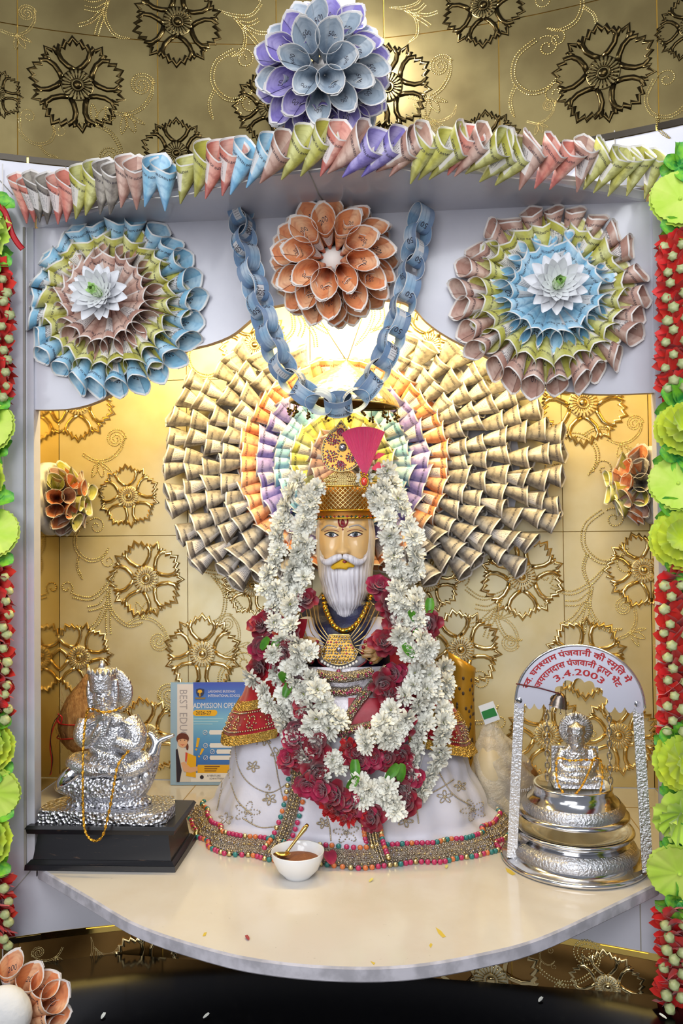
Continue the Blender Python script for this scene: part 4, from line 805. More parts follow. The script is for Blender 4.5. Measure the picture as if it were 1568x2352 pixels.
for x, y in ((836, 1088), (830, 1092), (843, 1091), (836, 1124), (829, 1086)): mb.ball(at(x, y, 0.172), 0.003, 7, 5)
put('gem_setting', mb.mesh('gem_setting', GOLDJ), pl); put('pearl', MB().ball(at(835, 1138, 0.178), 0.0042, 10, 7).mesh('pearl', PEARL), pl)
PKL = mat('pink_petal', 'F03A5E', 0.5)
for pts in (((848, 1060), (868, 1040), (885, 1042), (872, 1052)), ((850, 1078), (868, 1060), (886, 1072), (868, 1082))):
    mb = MB(); mb.prism(pts, lambda x, y, h: at(x, y, 0.185-h), 0, 0.002); put('ribbon_leaf', mb.mesh('ribbon_leaf', PKL, False), pl)
# ---- gold bead necklace
nk = thing('bead_necklace', 'gold bead necklace with green stones under the beard', 'necklace', tsurf(790, 1445, 0.03))
npth = spline([tsurf(x, y, 0.016) for x, y in ((738, 1372), (746, 1392), (755, 1414), (770, 1435), (790, 1445), (812, 1438), (830, 1418), (842, 1394), (848, 1374))], 22)
bm_ = MB(); bm_.ball((0, 0, 0), (0.0062, 0.0045, 0.0072), 10, 7); NB = bm_.mesh('gold_bead', GOLDJ); gs = MB().ball((0, -0.0045, 0), (0.0026, 0.0015, 0.0026), 8, 5)
GS = [gs.mesh('bead_stone', GREENG), gs.mesh('bead_stone', BLACKG)]
for i, p in enumerate(npth):
    t = (npth[min(i+1, 22)]-npth[max(i-1, 0)]).normalized(); M = frame(p, t, y=(0, 1, 0)); b = put('gold_bead', NB, nk, M)
    if i % 2 == 0: put('bead_stone', GS[(i//2) % 2], b, M)
# ---- pendant set
pd = thing('pendant_necklace', 'broad jewelled pendant with pearl drops on many gold chains', 'necklace', tsurf(787, 1480, 0.06))
pp = lambda x, y, o=0.066: tsurf(x, y, o)
po = [(764, 1447), (808, 1447), (815, 1468), (827, 1485), (820, 1500), (803, 1508), (786, 1511), (768, 1508), (752, 1500), (745, 1485), (757, 1468)]
mb = MB(); mb.add([pp(x, y) for x, y in po]+[pp(x, y, 0.062) for x, y in po], [tuple(range(len(po)))[::-1], tuple(range(len(po), 2*len(po)))]); put('plate', mb.mesh('plate', MATS['old_gold_ground'], False), pd); put('outline', MB().tube([pp(x, y, 0.067) for x, y in po], 0.0014, 6, closed=True).mesh('outline', GOLDP), pd)
qs = []
for y in range(1451, 1510, 6):
    hw = lerp([(1447, 22), (1468, 29), (1485, 40), (1500, 33), (1511, 8)], y); n = int(hw*2/6.2)
    for i in range(n): qs.append(pp(786-hw+2*hw*(i+.5)/n+rnd.uniform(-1, 1), y+rnd.uniform(-1, 1), 0.0685))
stones(pd, qs, [CLEAR, CLEAR, CLEAR, PINKG, GOLDP], 0.0022, 'pave_stones'); put('centre_stone', MB().ball(pp(786, 1478, 0.069), (0.0062, 0.004, 0.0062), 12, 8).mesh('centre_stone', CLEAR), pd)
for i in range(12):
    x = 748+76*i/11; y = 1501+13*math.sin(PI*i/11); put('pearl_drop', MB().ball(pp(x, y+4, 0.066), 0.0034, 8, 6).mesh('pearl_drop', PEARL), pd)
put('ruby_drop', MB().lathe([(0.0, -0.010), (0.0055, -0.005), (0.0065, 0.0), (0.004, 0.006), (0.0006, 0.012)], 14, M=Matrix.Translation(pp(785, 1530, 0.062))).mesh('ruby_drop', PINKG), pd); put('drop_rim', MB().tube([pp(785+7.5*math.sin(t*PI/8)*(1 if math.cos(t*PI/8) < 0.3 else .7), 1530-11*math.cos(t*PI/8), 0.064) for t in range(16)], 0.0011, 5, closed=True).mesh('drop_rim', GOLDP), pd)
for sg in (-1, 1):
    for i in range(7):
        y0 = 1452+5*i; xs, ys = 786+sg*(24+i*2.5), y0; k = [(62, 1382), (68, 1388), (78, 1393), (88, 1398), (100, 1412), (108, 1430), (112, 1450)][i]; sag = (4, 6, 8, 12, 18, 34, 40)[i]
        P = spline([pp(xs, ys, 0.064), pp((xs+786+sg*k[0])/2+sg*3, (ys+k[1])/2+sag, 0.062 if i < 3 else 0.066), pp(786+sg*k[0], k[1], 0.03)], 16); put('chain_strand', MB().tube(P, 0.0011, 5).mesh('chain_strand', GOLDP), pd)
    put('shoulder_chain', MB().tube(spline([pp(786+sg*x, y, o) for x, y, o in ((52, 1366, .02), (70, 1388, .03), (98, 1402, .035), (116, 1432, .03), (112, 1470, .03))], 24), 0.0017, 5).mesh('shoulder_chain', GOLDP), pd)
# ================================================================ fresh garlands on the statue
MUM = mat('cream_white_petal', 'FBFAEE', 0.6, sheen=0.2); MUMC = mat('green_yellow_heart', 'B7BE4A', 0.7); LEAFM = mat('glossy_green_leaf', '3E7A22', 0.35, col2='5C9A2E', vscale=40)
ROSE = mat('deep_red_rose_petal', '9E0B2C', 0.45, sheen=0.5, col2='7A0724', vscale=30); ROSEP = mat('magenta_rose_petal', 'B5174A', 0.45, sheen=0.5, col2='8E1038', vscale=30); FRINGE = mat('scarlet_petal', 'C2141A', 0.5, sheen=0.3)
def petal(mb, M, L, w, cup, mi=0, nu=2, nv=3, curl=0.0, notch=0.0):
    def f(u, v):
        ww = w*math.sin(PI*(0.12+0.72*v))**0.8; x = (2*u-1); return M @ V((x*ww, L*v-notch*L*(v**3)*(1-abs(x)), cup*L*v*v+0.5*ww*x*x-curl*L*max(0, v-.6)**2*4))
    mb.grid(f, nu, nv, mi, uv=False)
def mum(seed):
    r = random.Random(seed); mb = MB()
    for n, el, L, w in ((15, 0.0, 0.022, 0.0042), (14, 0.3, 0.021, 0.0042), (12, 0.62, 0.019, 0.004), (10, 0.95, 0.016, 0.0036), (6, 1.25, 0.011, 0.003)):
        for i in range(n):
            M = Matrix.Rotation(2*PI*(i+r.random()*.6)/n, 4, 'Z') @ Matrix.Rotation(el+r.uniform(-.16, .16), 4, 'X') @ Matrix.Translation((0, 0.002, 0.001)); petal(mb, M, L*r.uniform(.85, 1.1), w, 0.18, curl=r.uniform(-.2, .5))
    mb.ball((0, 0, 0.006), (0.004, 0.004, 0.003), 7, 5, 1); return mb.mesh('chrysanthemum', [MUM, MUMC])
MUMS = [mum(s) for s in range(5)]
def rose(seed, m, R=0.024):
    r = random.Random(seed); mb = MB()
    for n, el, L, w, c in ((6, 0.15, R*1.1, R*0.55, 0.25), (5, 0.55, R*1.0, R*0.52, 0.35), (5, 0.95, R*0.85, R*0.45, 0.45), (4, 1.25, R*0.7, R*0.36, 0.4), (3, 1.45, R*0.6, R*0.25, 0.3)):
        for i in range(n):
            M = Matrix.Rotation(2*PI*(i+r.random()*.5)/n, 4, 'Z') @ Matrix.Rotation(el+r.uniform(-.12, .12), 4, 'X') @ Matrix.Translation((0, R*0.08, 0)); petal(mb, M, L*r.uniform(.9, 1.1), w, c, nu=4, nv=5, curl=r.uniform(.0, .7))
    return mb.mesh('rose', m)
ROSES = [rose(1, ROSE), rose(2, ROSEP), rose(3, ROSE)]
lfm = MB(); petal(lfm, Matrix(), 0.032, 0.009, 0.1, nu=4, nv=6); LEAF_M = lfm.mesh('leaf', LEAFM)
fr_ = MB(); rr0 = random.Random(5)
for i in range(40): petal(fr_, Matrix.Rotation(rr0.uniform(0, 2*PI), 4, 'Z') @ Matrix.Rotation(rr0.uniform(-.1, 1.3), 4, 'X'), 0.022, 0.0045, 0.2, nu=2, nv=3)
FRM = fr_.mesh('carnation', FRINGE)
def surf(px, py, off):
    if py > 1520: p = onrobe(max(460, min(1150, px)), py, off+0.012); return p
    Y = lerp([(1080, 0.225), (1180, 0.20), (1300, 0.19), (1400, 0.165), (1470, 0.145), (1520, 0.13)], py); return at(px, py, Y-off)
def strand(par, pts, step=36, off=0.022, wid=0, jit=5, sz=1.0, mesh=None, nm='chrysanthemum'):
    P = spline([V((x, y, 0)) for x, y in pts], 120); acc = step
    for a, b in zip(P, P[1:]):
        acc += (b-a).length
        if acc >= step:
            acc = 0; t = (b-a).normalized(); q = V((-t.y, t.x, 0))
            for s in ((-0.5, 0.5) if wid else (0,)):
                p = b+q*s*wid+V((rnd.uniform(-jit, jit), rnd.uniform(-jit, jit), 0)); w = surf(p.x, p.y, off+rnd.uniform(-.006, .008))
                n = V((q.x*s*1.4+rnd.uniform(-.7, .7), -1, -q.y*s*1.4+rnd.uniform(-.6, .8)))
                put(nm, rnd.choice(mesh or MUMS), par, frame(w, n, y=(rnd.uniform(-1, 1), 0.2, rnd.uniform(-1, 1)), s=sz*rnd.uniform(.9, 1.14)))
def add(par, nm, me, px, py, off, sc=1.0, n=None): 
    w = surf(px, py, off); n = n or (rnd.uniform(-.6, .6), -1, rnd.uniform(-.3, .7)); return put(nm, me, par, frame(w, n, y=(rnd.uniform(-1, 1), 0, 1), s=sc*rnd.uniform(.92, 1.1)))
def cordm(par, pts, off=0.012): put('string', MB().tube(spline([surf(x, y, off) for x, y in pts], 40), 0.0009, 4).mesh('string', PAPER), par)
ga = thing('flower_garland', 'long garland of white chrysanthemums and red roses, hanging lowest over the robe', 'garland', surf(800, 1840, 0.02))
La = [(705, 1112), (688, 1165), (668, 1230), (652, 1300), (632, 1360), (622, 1400), (640, 1450), (628, 1500), (640, 1545), (662, 1590), (692, 1640), (718, 1690), (748, 1735), (778, 1775)]; Ra = [(868, 1090), (890, 1140), (915, 1200), (930, 1270), (928, 1330), (945, 1390), (955, 1440), (965, 1500), (975, 1560), (972, 1620), (962, 1690), (950, 1750), (930, 1815)]
cordm(ga, La); cordm(ga, Ra)
strand(ga, La[:5], 31, wid=46); strand(ga, La[4:8], 36, jit=8); strand(ga, La[8:], 27, wid=34); strand(ga, Ra[:5], 31, wid=42); strand(ga, Ra[4:8], 33, wid=26, jit=8); strand(ga, Ra[7:], 29, wid=32)
for x, y in ((822, 1782), (830, 1815), (874, 1790), (886, 1822), (868, 1815), (838, 1795), (890, 1840)): add(ga, 'chrysanthemum', rnd.choice(MUMS), x, y, 0.040)
for x, y in ((712, 1722), (735, 1755), (722, 1780), (755, 1800), (780, 1812), (805, 1830), (845, 1842), (908, 1800), (925, 1770), (915, 1830), (740, 1700), (700, 1690), (690, 1735), (850, 1860), (700, 1660)): add(ga, 'rose', rnd.choice(ROSES), x, y, 0.026, 1.1)
for x, y in ((780, 1850), (800, 1858), (765, 1838), (820, 1848)): add(ga, 'carnation', FRM, x, y, 0.026)
for x, y in ((815, 1770), (870, 1770), (895, 1775), (800, 1790), (690, 1590)): add(ga, 'leaf', LEAF_M, x, y, 0.045, 1.1)
gb = thing('flower_garland', 'inner garland of white chrysanthemums and roses, ending in a tuft at the waist', 'garland', surf(850, 1700, 0.02))
Lb = [(712, 1135), (706, 1200), (702, 1260), (694, 1325), (670, 1390), (668, 1440), (692, 1495), (712, 1540), (735, 1585), (755, 1630), (778, 1660)]; Rb = [(882, 1120), (885, 1180), (895, 1250), (905, 1320), (915, 1385), (918, 1440), (930, 1490), (935, 1540), (918, 1590), (885, 1640), (862, 1685)]
cordm(gb, Lb); cordm(gb, Rb)
strand(gb, Lb[:5], 36); strand(gb, Lb[4:7], 40, jit=8); strand(gb, Lb[6:], 29, wid=24, off=0.036); strand(gb, Rb[:5], 36); strand(gb, Rb[4:8], 36, jit=8); strand(gb, Rb[7:], 30, wid=28, off=0.036); strand(gb, [(845, 1670), (852, 1690)], 20, wid=36, off=0.04)
for x, y in ((602, 1438), (625, 1425), (600, 1480), (618, 1530), (650, 1495), (672, 1470), (730, 1640), (715, 1610), (880, 1590), (905, 1600), (912, 1650), (890, 1690), (850, 1730), (880, 1730), (830, 1740), (905, 1720), (815, 1725), (865, 1560), (900, 1545), (975, 1470), (985, 1430), (960, 1455), (700, 1560), (665, 1530), (880, 1475), (905, 1430), (890, 1385), (700, 1380), (870, 1350)): add(gb, 'rose', rnd.choice(ROSES), x, y, 0.008 if y < 1560 else 0.018, 1.05)
for x, y in ((835, 1705), (855, 1715), (800, 1708)): add(gb, 'carnation', FRM, x, y, 0.02)
for x, y in ((985, 1412), (600, 1492), (970, 1480), (625, 1500), (958, 1430), (690, 1560), (950, 1510)): add(gb, 'leaf', LEAF_M, x, y, 0.03, 1.0)
# ---- loose rose and petals on the shelf
def lying(nm, me, px, py, label, cat, sc=1.0, dz=0.004, group=None, n=(0.1, -0.3, 1)):
    o = put(nm, me, None, frame(atz(px, py, ZS)+V((0, 0, dz)), n, y=(rnd.uniform(-1, 1), 1, 0), s=sc)); return tag(o, label, cat, group)
lying('loose_rose', rose(9, ROSEP, 0.034), 958, 1942, 'open magenta rose lying on the shelf in front of the robe', 'rose', 1.15, 0.006, n=(-0.1, -0.75, 0.7))
pt = MB(); petal(pt, Matrix(), 0.034, 0.015, 0.25, nu=5, nv=6, curl=0.2); PTM = pt.mesh('rose_petal', ROSEP); PTM2 = pt.mesh('rose_petal', ROSE)
for px, py, sc, lb in ((586, 1938, 1.0, 'magenta rose petal on the hem left of the bowl'), (735, 1952, 0.9, 'rose petal leaning on the hem behind the bowl'), (830, 1948, 0.9, 'rose petal on the hem between the two front borders'), (762, 2000, 0.85, 'rose petal beside the rim of the white bowl'), (1010, 1950, 0.8, 'rose petal fallen right of the open rose')): lying('rose_petal', PTM, px, py, lb, 'petal', sc, 0.012, 'fallen rose petals', n=(0.1, -0.5, 1))
sm = MB(); petal(sm, Matrix(), 0.012, 0.003, 0.2, nu=2, nv=4); SMW = sm.mesh('petal_scrap', MUM); SMY = sm.mesh('petal_scrap', mat('pale_yellow_petal', 'DCD27A', 0.6)); SMR = sm.mesh('petal_scrap', ROSE)
for px, py, m, lb in ((848, 2027, SMY, 'pale yellow petal scrap on the shelf in front of the robe'), (1024, 1996, SMY, 'pale petal scrap on the shelf below the open rose'), (571, 2161, SMR, 'dark red petal scrap near the front of the shelf')): lying('petal_scrap', m, px, py, lb, 'petal', 1.0, 0.001, None, (0, 0, 1))
for px, py, lb in ((1237, 2303, 'white petal on the black ledge under the shelf'), (1530, 2342, 'white petal at the right end of the black ledge'), (467, 2341, 'white petal on the black ledge, middle one'), (233, 2342, 'white petal on the black ledge next to the orange posy')):
    tag(put('petal_scrap', SMW, None, frame(atz(px, py, LZ)+V((0, 0, 0.0015)), (0, 0, 1), y=(rnd.uniform(-1, 1), 1, 0), s=1.1)), lb, 'petal')
# ================================================================ artificial garlands on the piers
YEL = mat('lemon_silk_petal', 'DDEB3C', 0.6, sheen=0.3, col2='C6E04A', vscale=25); YEL2 = mat('lime_silk_petal', 'C4E84A', 0.6, sheen=0.3, col2='D8EE6A', vscale=25); GRN = mat('silk_leaf', '2F9A4A', 0.5, col2='8FD83E', vscale=55); REDF = mat('scarlet_silk_petal', 'E0181E', 0.55, sheen=0.3, col2='E0301F', vscale=30); BUD = mat('pale_green_bud', 'C9CF9A', 0.5, col2='AEB87A', vscale=160)
def frill(seed, layers, R, m, nm):
    r = random.Random(seed); mb = MB()
    for l, (el, rad, amp) in enumerate(layers):
        ph = r.uniform(0, 6); k = r.randint(9, 12)
        def f(u, v):
            a = 2*PI*u; rr = R*rad*v*(1+0.03*math.sin(31*a)*v*v); z = R*(el*v**1.3+amp*v*v*math.sin(k*a+ph)+amp*0.5*v**3*math.sin(23*a)); return V((rr*math.cos(a), rr*math.sin(a), z+0.002*l))
        mb.grid(f, 72, 5, 0, cu=True, uv=False)
    mb.ball((0, 0, 0.004), R*0.07, 8, 5); return mb.mesh(nm, m)
CARN = [frill(1, ((0.05, 1.0, 0.05), (0.3, 0.92, 0.07), (0.6, 0.75, 0.10), (0.9, 0.5, 0.12)), 0.045, YEL, 'silk_carnation'), frill(2, ((0.02, 1.0, 0.03), (0.10, 0.96, 0.03)), 0.045, YEL2, 'silk_carnation'), frill(3, ((0.05, 1.0, 0.08), (0.35, 0.9, 0.10), (0.7, 0.7, 0.14)), 0.045, YEL2, 'silk_carnation')]
lv = MB(); petal(lv, Matrix(), 0.036, 0.015, 0.2, nu=6, nv=7, curl=0.3); LVM = lv.mesh('silk_leaf', GRN)
rt = MB(); rr1 = random.Random(3)
for i in range(9): petal(rt, Matrix.Rotation(2*PI*i/9+rr1.uniform(-.2, .2), 4, 'Z') @ Matrix.Rotation(rr1.uniform(-.15, .35), 4, 'X'), 0.036*rr1.uniform(.85, 1.1), 0.014, 0.1, nu=4, nv=4, curl=rr1.uniform(-.3, .5), notch=0.2)
RTM = rt.mesh('red_floret', REDF)
bd = MB(); bd.lathe([(0.0, -0.006), (0.004, -0.0045), (0.0062, 0), (0.0055, 0.004), (0.0025, 0.0068), (0.0, 0.0075)], 12, wob=lambda p, a: V((p.x*(1+.12*math.cos(6*a)), p.y*(1+.12*math.cos(6*a)), p.z))); BDM = bd.mesh('bud', BUD)
def sideg(xc, items, label):
    q = lambda y: at(xc, y, -0.065); t = thing('silk_garland', label, 'garland', q(items[-1][2] if items[-1][0] == 'r' else 2200), 'artificial flower garlands on the white piers')
    put('string', MB().tube([q(y)+V((0, .03, 0)) for y in range(360, 2300, 60)], 0.0012, 5).mesh('string', PAPER), t)
    for it in items:
        if it[0] == 'c': put('silk_carnation', CARN[it[3]], t, frame(q(it[1])+V((rnd.uniform(-.004, .004), -0.012, 0)), (rnd.uniform(-.4, .4), -1, rnd.uniform(-.5, .5)), y=(rnd.uniform(-1, 1), 0, 1), s=it[2]/46))
        elif it[0] == 'l':
            for k in range(7): a = 2*PI*k/7+rnd.uniform(-.3, .3); put('silk_leaf', LVM, t, frame(q(it[1])+V((0, -0.006, 0)), (0.5*math.sin(a), -1, 0.4*math.cos(a)), y=(math.cos(a), -0.2, math.sin(a)), s=rnd.uniform(.85, 1.25)))
        else:
            y = it[1]; k = 0
            while y < it[2]:
                put('red_floret', RTM, t, frame(q(y), (rnd.uniform(-.25, .25), -0.9+rnd.uniform(-.2, .2), -0.75), y=(rnd.uniform(-1, 1), 1, 0), s=rnd.uniform(1.05, 1.25)))
                for j in range(3):
                    a = -2.5+j*0.95+0.35*(k % 2)+rnd.uniform(-.15, .15); d = V((math.cos(a), math.sin(a)*0.9, rnd.uniform(-.2, .1))); put('bud', BDM, t, frame(q(y+14)+d*0.031, d+V((0, 0, -.3)), x=(0.3, 0.2, 1), s=rnd.uniform(1.25, 1.6)))
                y += 27; k += 1
sideg(1556, [('l', 385), ('c', 465, 54, 1), ('l', 535), ('r', 560, 900), ('l', 925), ('c', 990, 50, 0), ('l', 1050), ('c', 1112, 52, 1), ('l', 1172), ('c', 1240, 55, 0), ('l', 1308), ('r', 1330, 1680), ('l', 1692), ('c', 1745, 52, 0), ('l', 1808), ('c', 1862, 54, 2), ('l', 1932), ('c', 1998, 56, 1), ('l', 2068), ('r', 2095, 2290)], 'lime and red silk flower garland hanging on the right white pier')
sideg(-12, [('l', 480), ('c', 545, 48, 2), ('l', 605), ('r', 630, 915), ('l', 930), ('c', 985, 50, 1), ('l', 1040), ('c', 1090, 40, 0), ('l', 1150), ('c', 1225, 52, 1), ('l', 1290), ('r', 1310, 1640), ('l', 1660), ('c', 1715, 46, 0), ('l', 1765), ('c', 1815, 52, 1), ('l', 1870), ('c', 1925, 46, 0), ('l', 1990), ('r', 2020, 2160)], 'lime and red silk flower garland hanging on the left white pier')
rbn = spline([at(x, y, -0.09) for x, y in ((-8, 470), (8, 482), (18, 505), (27, 535), (40, 558), (52, 572))], 30); mb = MB(); mb.tube(rbn, 0.0055, 6, flat=0.2, upn=(0.3, -1, 0)); tag(put('red_ribbon', mb.mesh('red_ribbon', mat('red_ribbon_satin', 'B5121C', 0.4))), 'thin red ribbon end trailing from the left silk garland', 'ribbon')
# ================================================================ left: pedestal, fish idol, coconut, poster
SILV = mat('cast_silver', 'D6D6DA', 0.33, 1.0, bump=0.5, bscale=260, btype='v', bdist=0.0025); SILF = mat('scaled_silver', 'CFCFD4', 0.3, 1.0, bump=0.9, bscale=150, btype='v', bdist=0.004); SILS = mat('smooth_silver', 'DADADD', 0.14, 1.0); SILE = mat('engraved_silver', 'CFCFD3', 0.28, 1.0, bump=0.7, bscale=220, bdist=0.004)
BWOOD = bpy.data.materials.new('worn_black_wood'); BWOOD.use_nodes = True; N = NT(BWOOD); mp = N.n('ShaderNodeMapping'); mp.inputs['Scale'].default_value = (8, 30, 60); N.l(N.obj(), mp.inputs[0])
N.l(N.mix(N.smooth(N.noise(2.5, 6, mp.outputs[0], .7), 0.60, 0.72), lin('121116'), lin('5E4636')), N.b.inputs['Base Color']); N.b.inputs['Roughness'].default_value = 0.3
pz = ZS+0.086
pe = thing('black_pedestal', 'worn black wooden pedestal under the silver fish idol', 'pedestal', (-0.46, 0.06, ZS))
def frust(nm, f0, z0, f1, z1, b=0.002):
    mb = MB(); mb.add([V((x, y, z0)) for x, y in f0]+[V((x, y, z1)) for x, y in f1], [(3, 2, 1, 0), (4, 5, 6, 7), (0, 1, 5, 4), (1, 2, 6, 5), (2, 3, 7, 6), (3, 0, 4, 7)]); return put(nm, mb.mesh(nm, BWOOD, False), pe)
foot = [(-0.614, -0.022), (-0.316, -0.012), (-0.318, 0.150), (-0.580, 0.150)]
ins = lambda d: [(-0.614+d, -0.022+d), (-0.316-d, -0.012+d), (-0.318-d, 0.150-d), (-0.580+d, 0.150-d)]
frust('base_plate', foot, ZS+0.0005, ins(0.001), ZS+0.011); frust('base_moulding', ins(0.003), ZS+0.011, ins(0.009), ZS+0.018); frust('body', ins(0.012), ZS+0.018, ins(0.020), ZS+0.070); frust('top_plate', ins(0.004), ZS+0.070, ins(0.002), ZS+0.080); frust('top_board', ins(0.0), ZS+0.080, ins(0.004), pz)
YI = 0.055
def I(px, py, d=0.0): return at(px, py, YI-d)
ik = mpp(YI)
it = thing('fish_idol', 'silver cast idol of a bearded figure seated on a fish', 'idol', (I(255, 1870).x, YI, pz))
mb = MB(); bo_ = [I(112, 1878).x, I(398, 1878).x]
mb.prism([(bo_[0]+0.004, -0.002), (bo_[0]+0.10, -0.006), (bo_[1]-0.02, -0.006), (bo_[1], 0.01), (bo_[1]+0.004, 0.055), (bo_[1]-0.012, 0.10), (bo_[0]+0.03, 0.10), (bo_[0], 0.05)], lambda x, y, h: V((x, y, pz+h)), 0.0005, 0.024)
put('slab', mb.mesh('slab', SILF, ang=40), it)
def ball(mb, px, py, rx, rz, d=0.0, ry=None): mb.ball(I(px, py, d), (rx*ik, (ry or min(rx, rz))*ik, rz*ik), 14, 10)
def limb(mb, pts, n=14, FN=None, kk=None): mb.tube(spline([(FN or I)(x, y, d) for x, y, d, r in pts], 24), [q.x*(kk or ik) for q in spline([V((r, 0, 0)) for *_, r in pts], 24)], n)
mb = MB()
limb(mb, [(128, 1812, .02, 6), (142, 1806, .02, 20), (175, 1800, .015, 34), (235, 1806, .01, 44), (300, 1800, .0, 44), (332, 1770, -.005, 30), (348, 1735, -.005, 20), (354, 1716, -.005, 14)])
mb.ball(I(250, 1838, 0.0), (105*ik, 0.04, 22*ik), 16, 10)
put('fish_body', remeshed(mb, 0.0022, SILF, 'fish_body', 3), it)
mb = MB(); limb(mb, [(352, 1730, 0, 16), (358, 1708, 0, 11), (350, 1690, 0, 8), (340, 1682, 0, 5)]); limb(mb, [(355, 1720, 0, 13), (366, 1702, 0, 9), (385, 1693, 0, 7), (400, 1688, 0, 4)]); put('fish_tail', remeshed(mb, 0.0016, SILS, 'fish_tail', 3), it)
mb = MB(); limb(mb, [(133, 1812, .03, 5), (145, 1795, .035, 16), (165, 1778, .03, 22), (180, 1770, .02, 20)]); put('fish_head', remeshed(mb, 0.0016, SILS, 'fish_head', 3), it); put('fish_eye', MB().ball(I(150, 1783, .052), 0.004, 10, 7).mesh('fish_eye', SILS), it)
mb = MB(); 
for i in range(7): x = 185+25*i; mb.ball(I(x, 1786, 0.028-0.001*abs(i-3)), (11*ik, 9*ik, 16*ik), 10, 7)
put('lotus_petals', mb.mesh('lotus_petals', SILE), it)
mb = MB()
ball(mb, 247, 1690, 54, 62, 0.0, 30); ball(mb, 245, 1748, 56, 26, 0.01, 34); ball(mb, 246, 1655, 46, 22, 0.005, 24)
limb(mb, [(296, 1652, 0, 25), (314, 1690, .01, 24), (302, 1714, .022, 19), (262, 1702, .038, 13)]); limb(mb, [(200, 1655, 0, 23), (190, 1690, .015, 22), (205, 1704, .028, 15), (225, 1680, .038, 11), (232, 1665, .036, 8)])
limb(mb, [(290, 1748, .0, 24), (332, 1748, .015, 22), (300, 1768, .035, 18), (240, 1772, .04, 13)]); limb(mb, [(205, 1748, .0, 24), (172, 1752, .02, 22), (205, 1768, .038, 18), (255, 1768, .045, 13)])
for i in range(5): mb.tube([I(232-3*i, 1668+6*i, .04), I(250-2*i, 1664+6*i, .042)], 0.0035, 6)
ball(mb, 238, 1603, 27, 34, 0.016, 24); ball(mb, 236, 1634, 21, 19, 0.024, 16); ball(mb, 238, 1650, 14, 12, 0.022, 10)
mb.tube([I(236, 1600, .038), I(236, 1612, .043)], [0.003, 0.0045], 8)
for s in (-1, 1): mb.ball(I(236+s*10, 1598, .037), (0.0055, 0.003, 0.0032), 8, 6); mb.tube([I(236+s*3, 1590, .039), I(236+s*18, 1588, .035)], 0.002, 6); mb.tube([I(236, 1618, .043), I(236+s*14, 1622, .04)], [0.004, 0.0015], 7); limb(mb, [(236+s*30, 1560, .015, 6), (236+s*31, 1600, .018, 6), (236+s*26, 1636, .018, 5)])
for k_ in range(9): mb.tube(spline([I(236-4*(k_-4)*0.6, 1630, .042-0.001*abs(k_-4)), I(236+4*(k_-4), 1646, .044-0.002*abs(k_-4)), I(238+3*(k_-4), 1662, .036)], 6), [0.0022]*6+[0.0008], 5)
for k_ in range(7): mb.tube(spline([I(205+6*k_, 1712+3*k_, .036), I(228+5*k_, 1735, .045), I(245+(k_-3)*16, 1757, .050-.003*abs(k_-3))], 8), 0.0021, 5)
for s in (-1, 1):
    for k_ in range(5): mb.tube(spline([I(248+s*(28+5*k_), 1655+8*k_, .022), I(248+s*(50+2*k_), 1665+9*k_, .026), I(248+s*(64-k_), 1672+10*k_, .012)], 6), 0.0020, 5)
    for k_ in range(5): mb.tube(spline([I(248+s*(20+11*k_), 1752, .046-.002*k_), I(248+s*(26+12*k_), 1764, .056-.004*k_), I(248+s*(22+12*k_), 1778, .046-.003*k_)], 6), 0.0022, 5)
put('figure', remeshed(mb, 0.0014, SILV, 'figure', 1), it)
mb = MB(); cb = I(236, 1582, 0.012); mb.lathe([(0.0245, -0.004), (0.027, 0.0), (0.0255, 0.006), (0.028, 0.02), (0.0285, 0.034), (0.025, 0.036), (0.016, 0.042), (0.006, 0.046), (0.0, 0.048)], 28, M=Matrix.Translation(cb))
for k in range(9): a = -PI+PI*k/8; mb.tube([cb+V((0.0275*math.cos(a), 0.0275*math.sin(a), 0.033)), cb+V((0.0285*math.cos(a), 0.0285*math.sin(a), 0.044))], [0.0045, 0.001], 6)
mb.tube([cb+V((0, -0.004, 0.04)), cb+V((0, -0.004, 0.058))], [0.009, 0.004], 8); put('crown', mb.mesh('crown', SILE), it)
put('halo', MB().lathe([(0.0, -0.003), (0.047, -0.003), (0.05, 0.0), (0.047, 0.003), (0.0, 0.003)], 40, M=frame(I(251, 1588, -0.02), (0, -1, 0), y=(0, 0, 1))).mesh('halo', SILE), it)
def chainlinks(path, par, lk_len, wire, m, wob=0.0):
    mb = MB(); n = 8; L = lk_len; 
    for i in range(n*2): pass
    tor = MB(); tor.tube([V((math.cos(2*PI*i/10)*L*0.33, 0, math.sin(2*PI*i/10)*L*0.62)) for i in range(10)], wire, 5, closed=True); me = tor.mesh('chain_link', m)
    P = spline(path, 400); acc = 0; j = 0
    for a, b in zip(P, P[1:]):
        acc += (b-a).length
        if acc >= L*0.92: acc = 0; j += 1; put('chain_link', me, par, frame(b, (b-a), y=(0.2, -1, 0.1)) @ Matrix.Rotation(PI/2*(j % 2)+0.4, 4, 'Z'))
GCH = mat('bright_gold_chain', 'E0A93E', 0.2, 1.0)
gc = thing('gold_chain', 'gold chain looped round the fish idol down over the pedestal front', 'chain', I(225, 1930, 0.08))
pth = [I(285, 1622, .02), I(262, 1632, .045), I(236, 1636, .055), I(208, 1628, .045), I(199, 1640, .04), I(192, 1700, .05), I(190, 1780, .065), I(191, 1860, .075), I(196, 1910, .085), I(215, 1931, .087), I(236, 1918, .087), I(250, 1865, .078), I(262, 1800, .07), I(272, 1755, .058), I(298, 1722, .035), I(312, 1708, .02)]
gp = MB(); gp.tube(spline(pth, 120), 0.0012, 5); put('chain_core', gp.mesh('chain_core', GCH), gc); chainlinks(pth, gc, 0.0062, 0.0011, GCH)
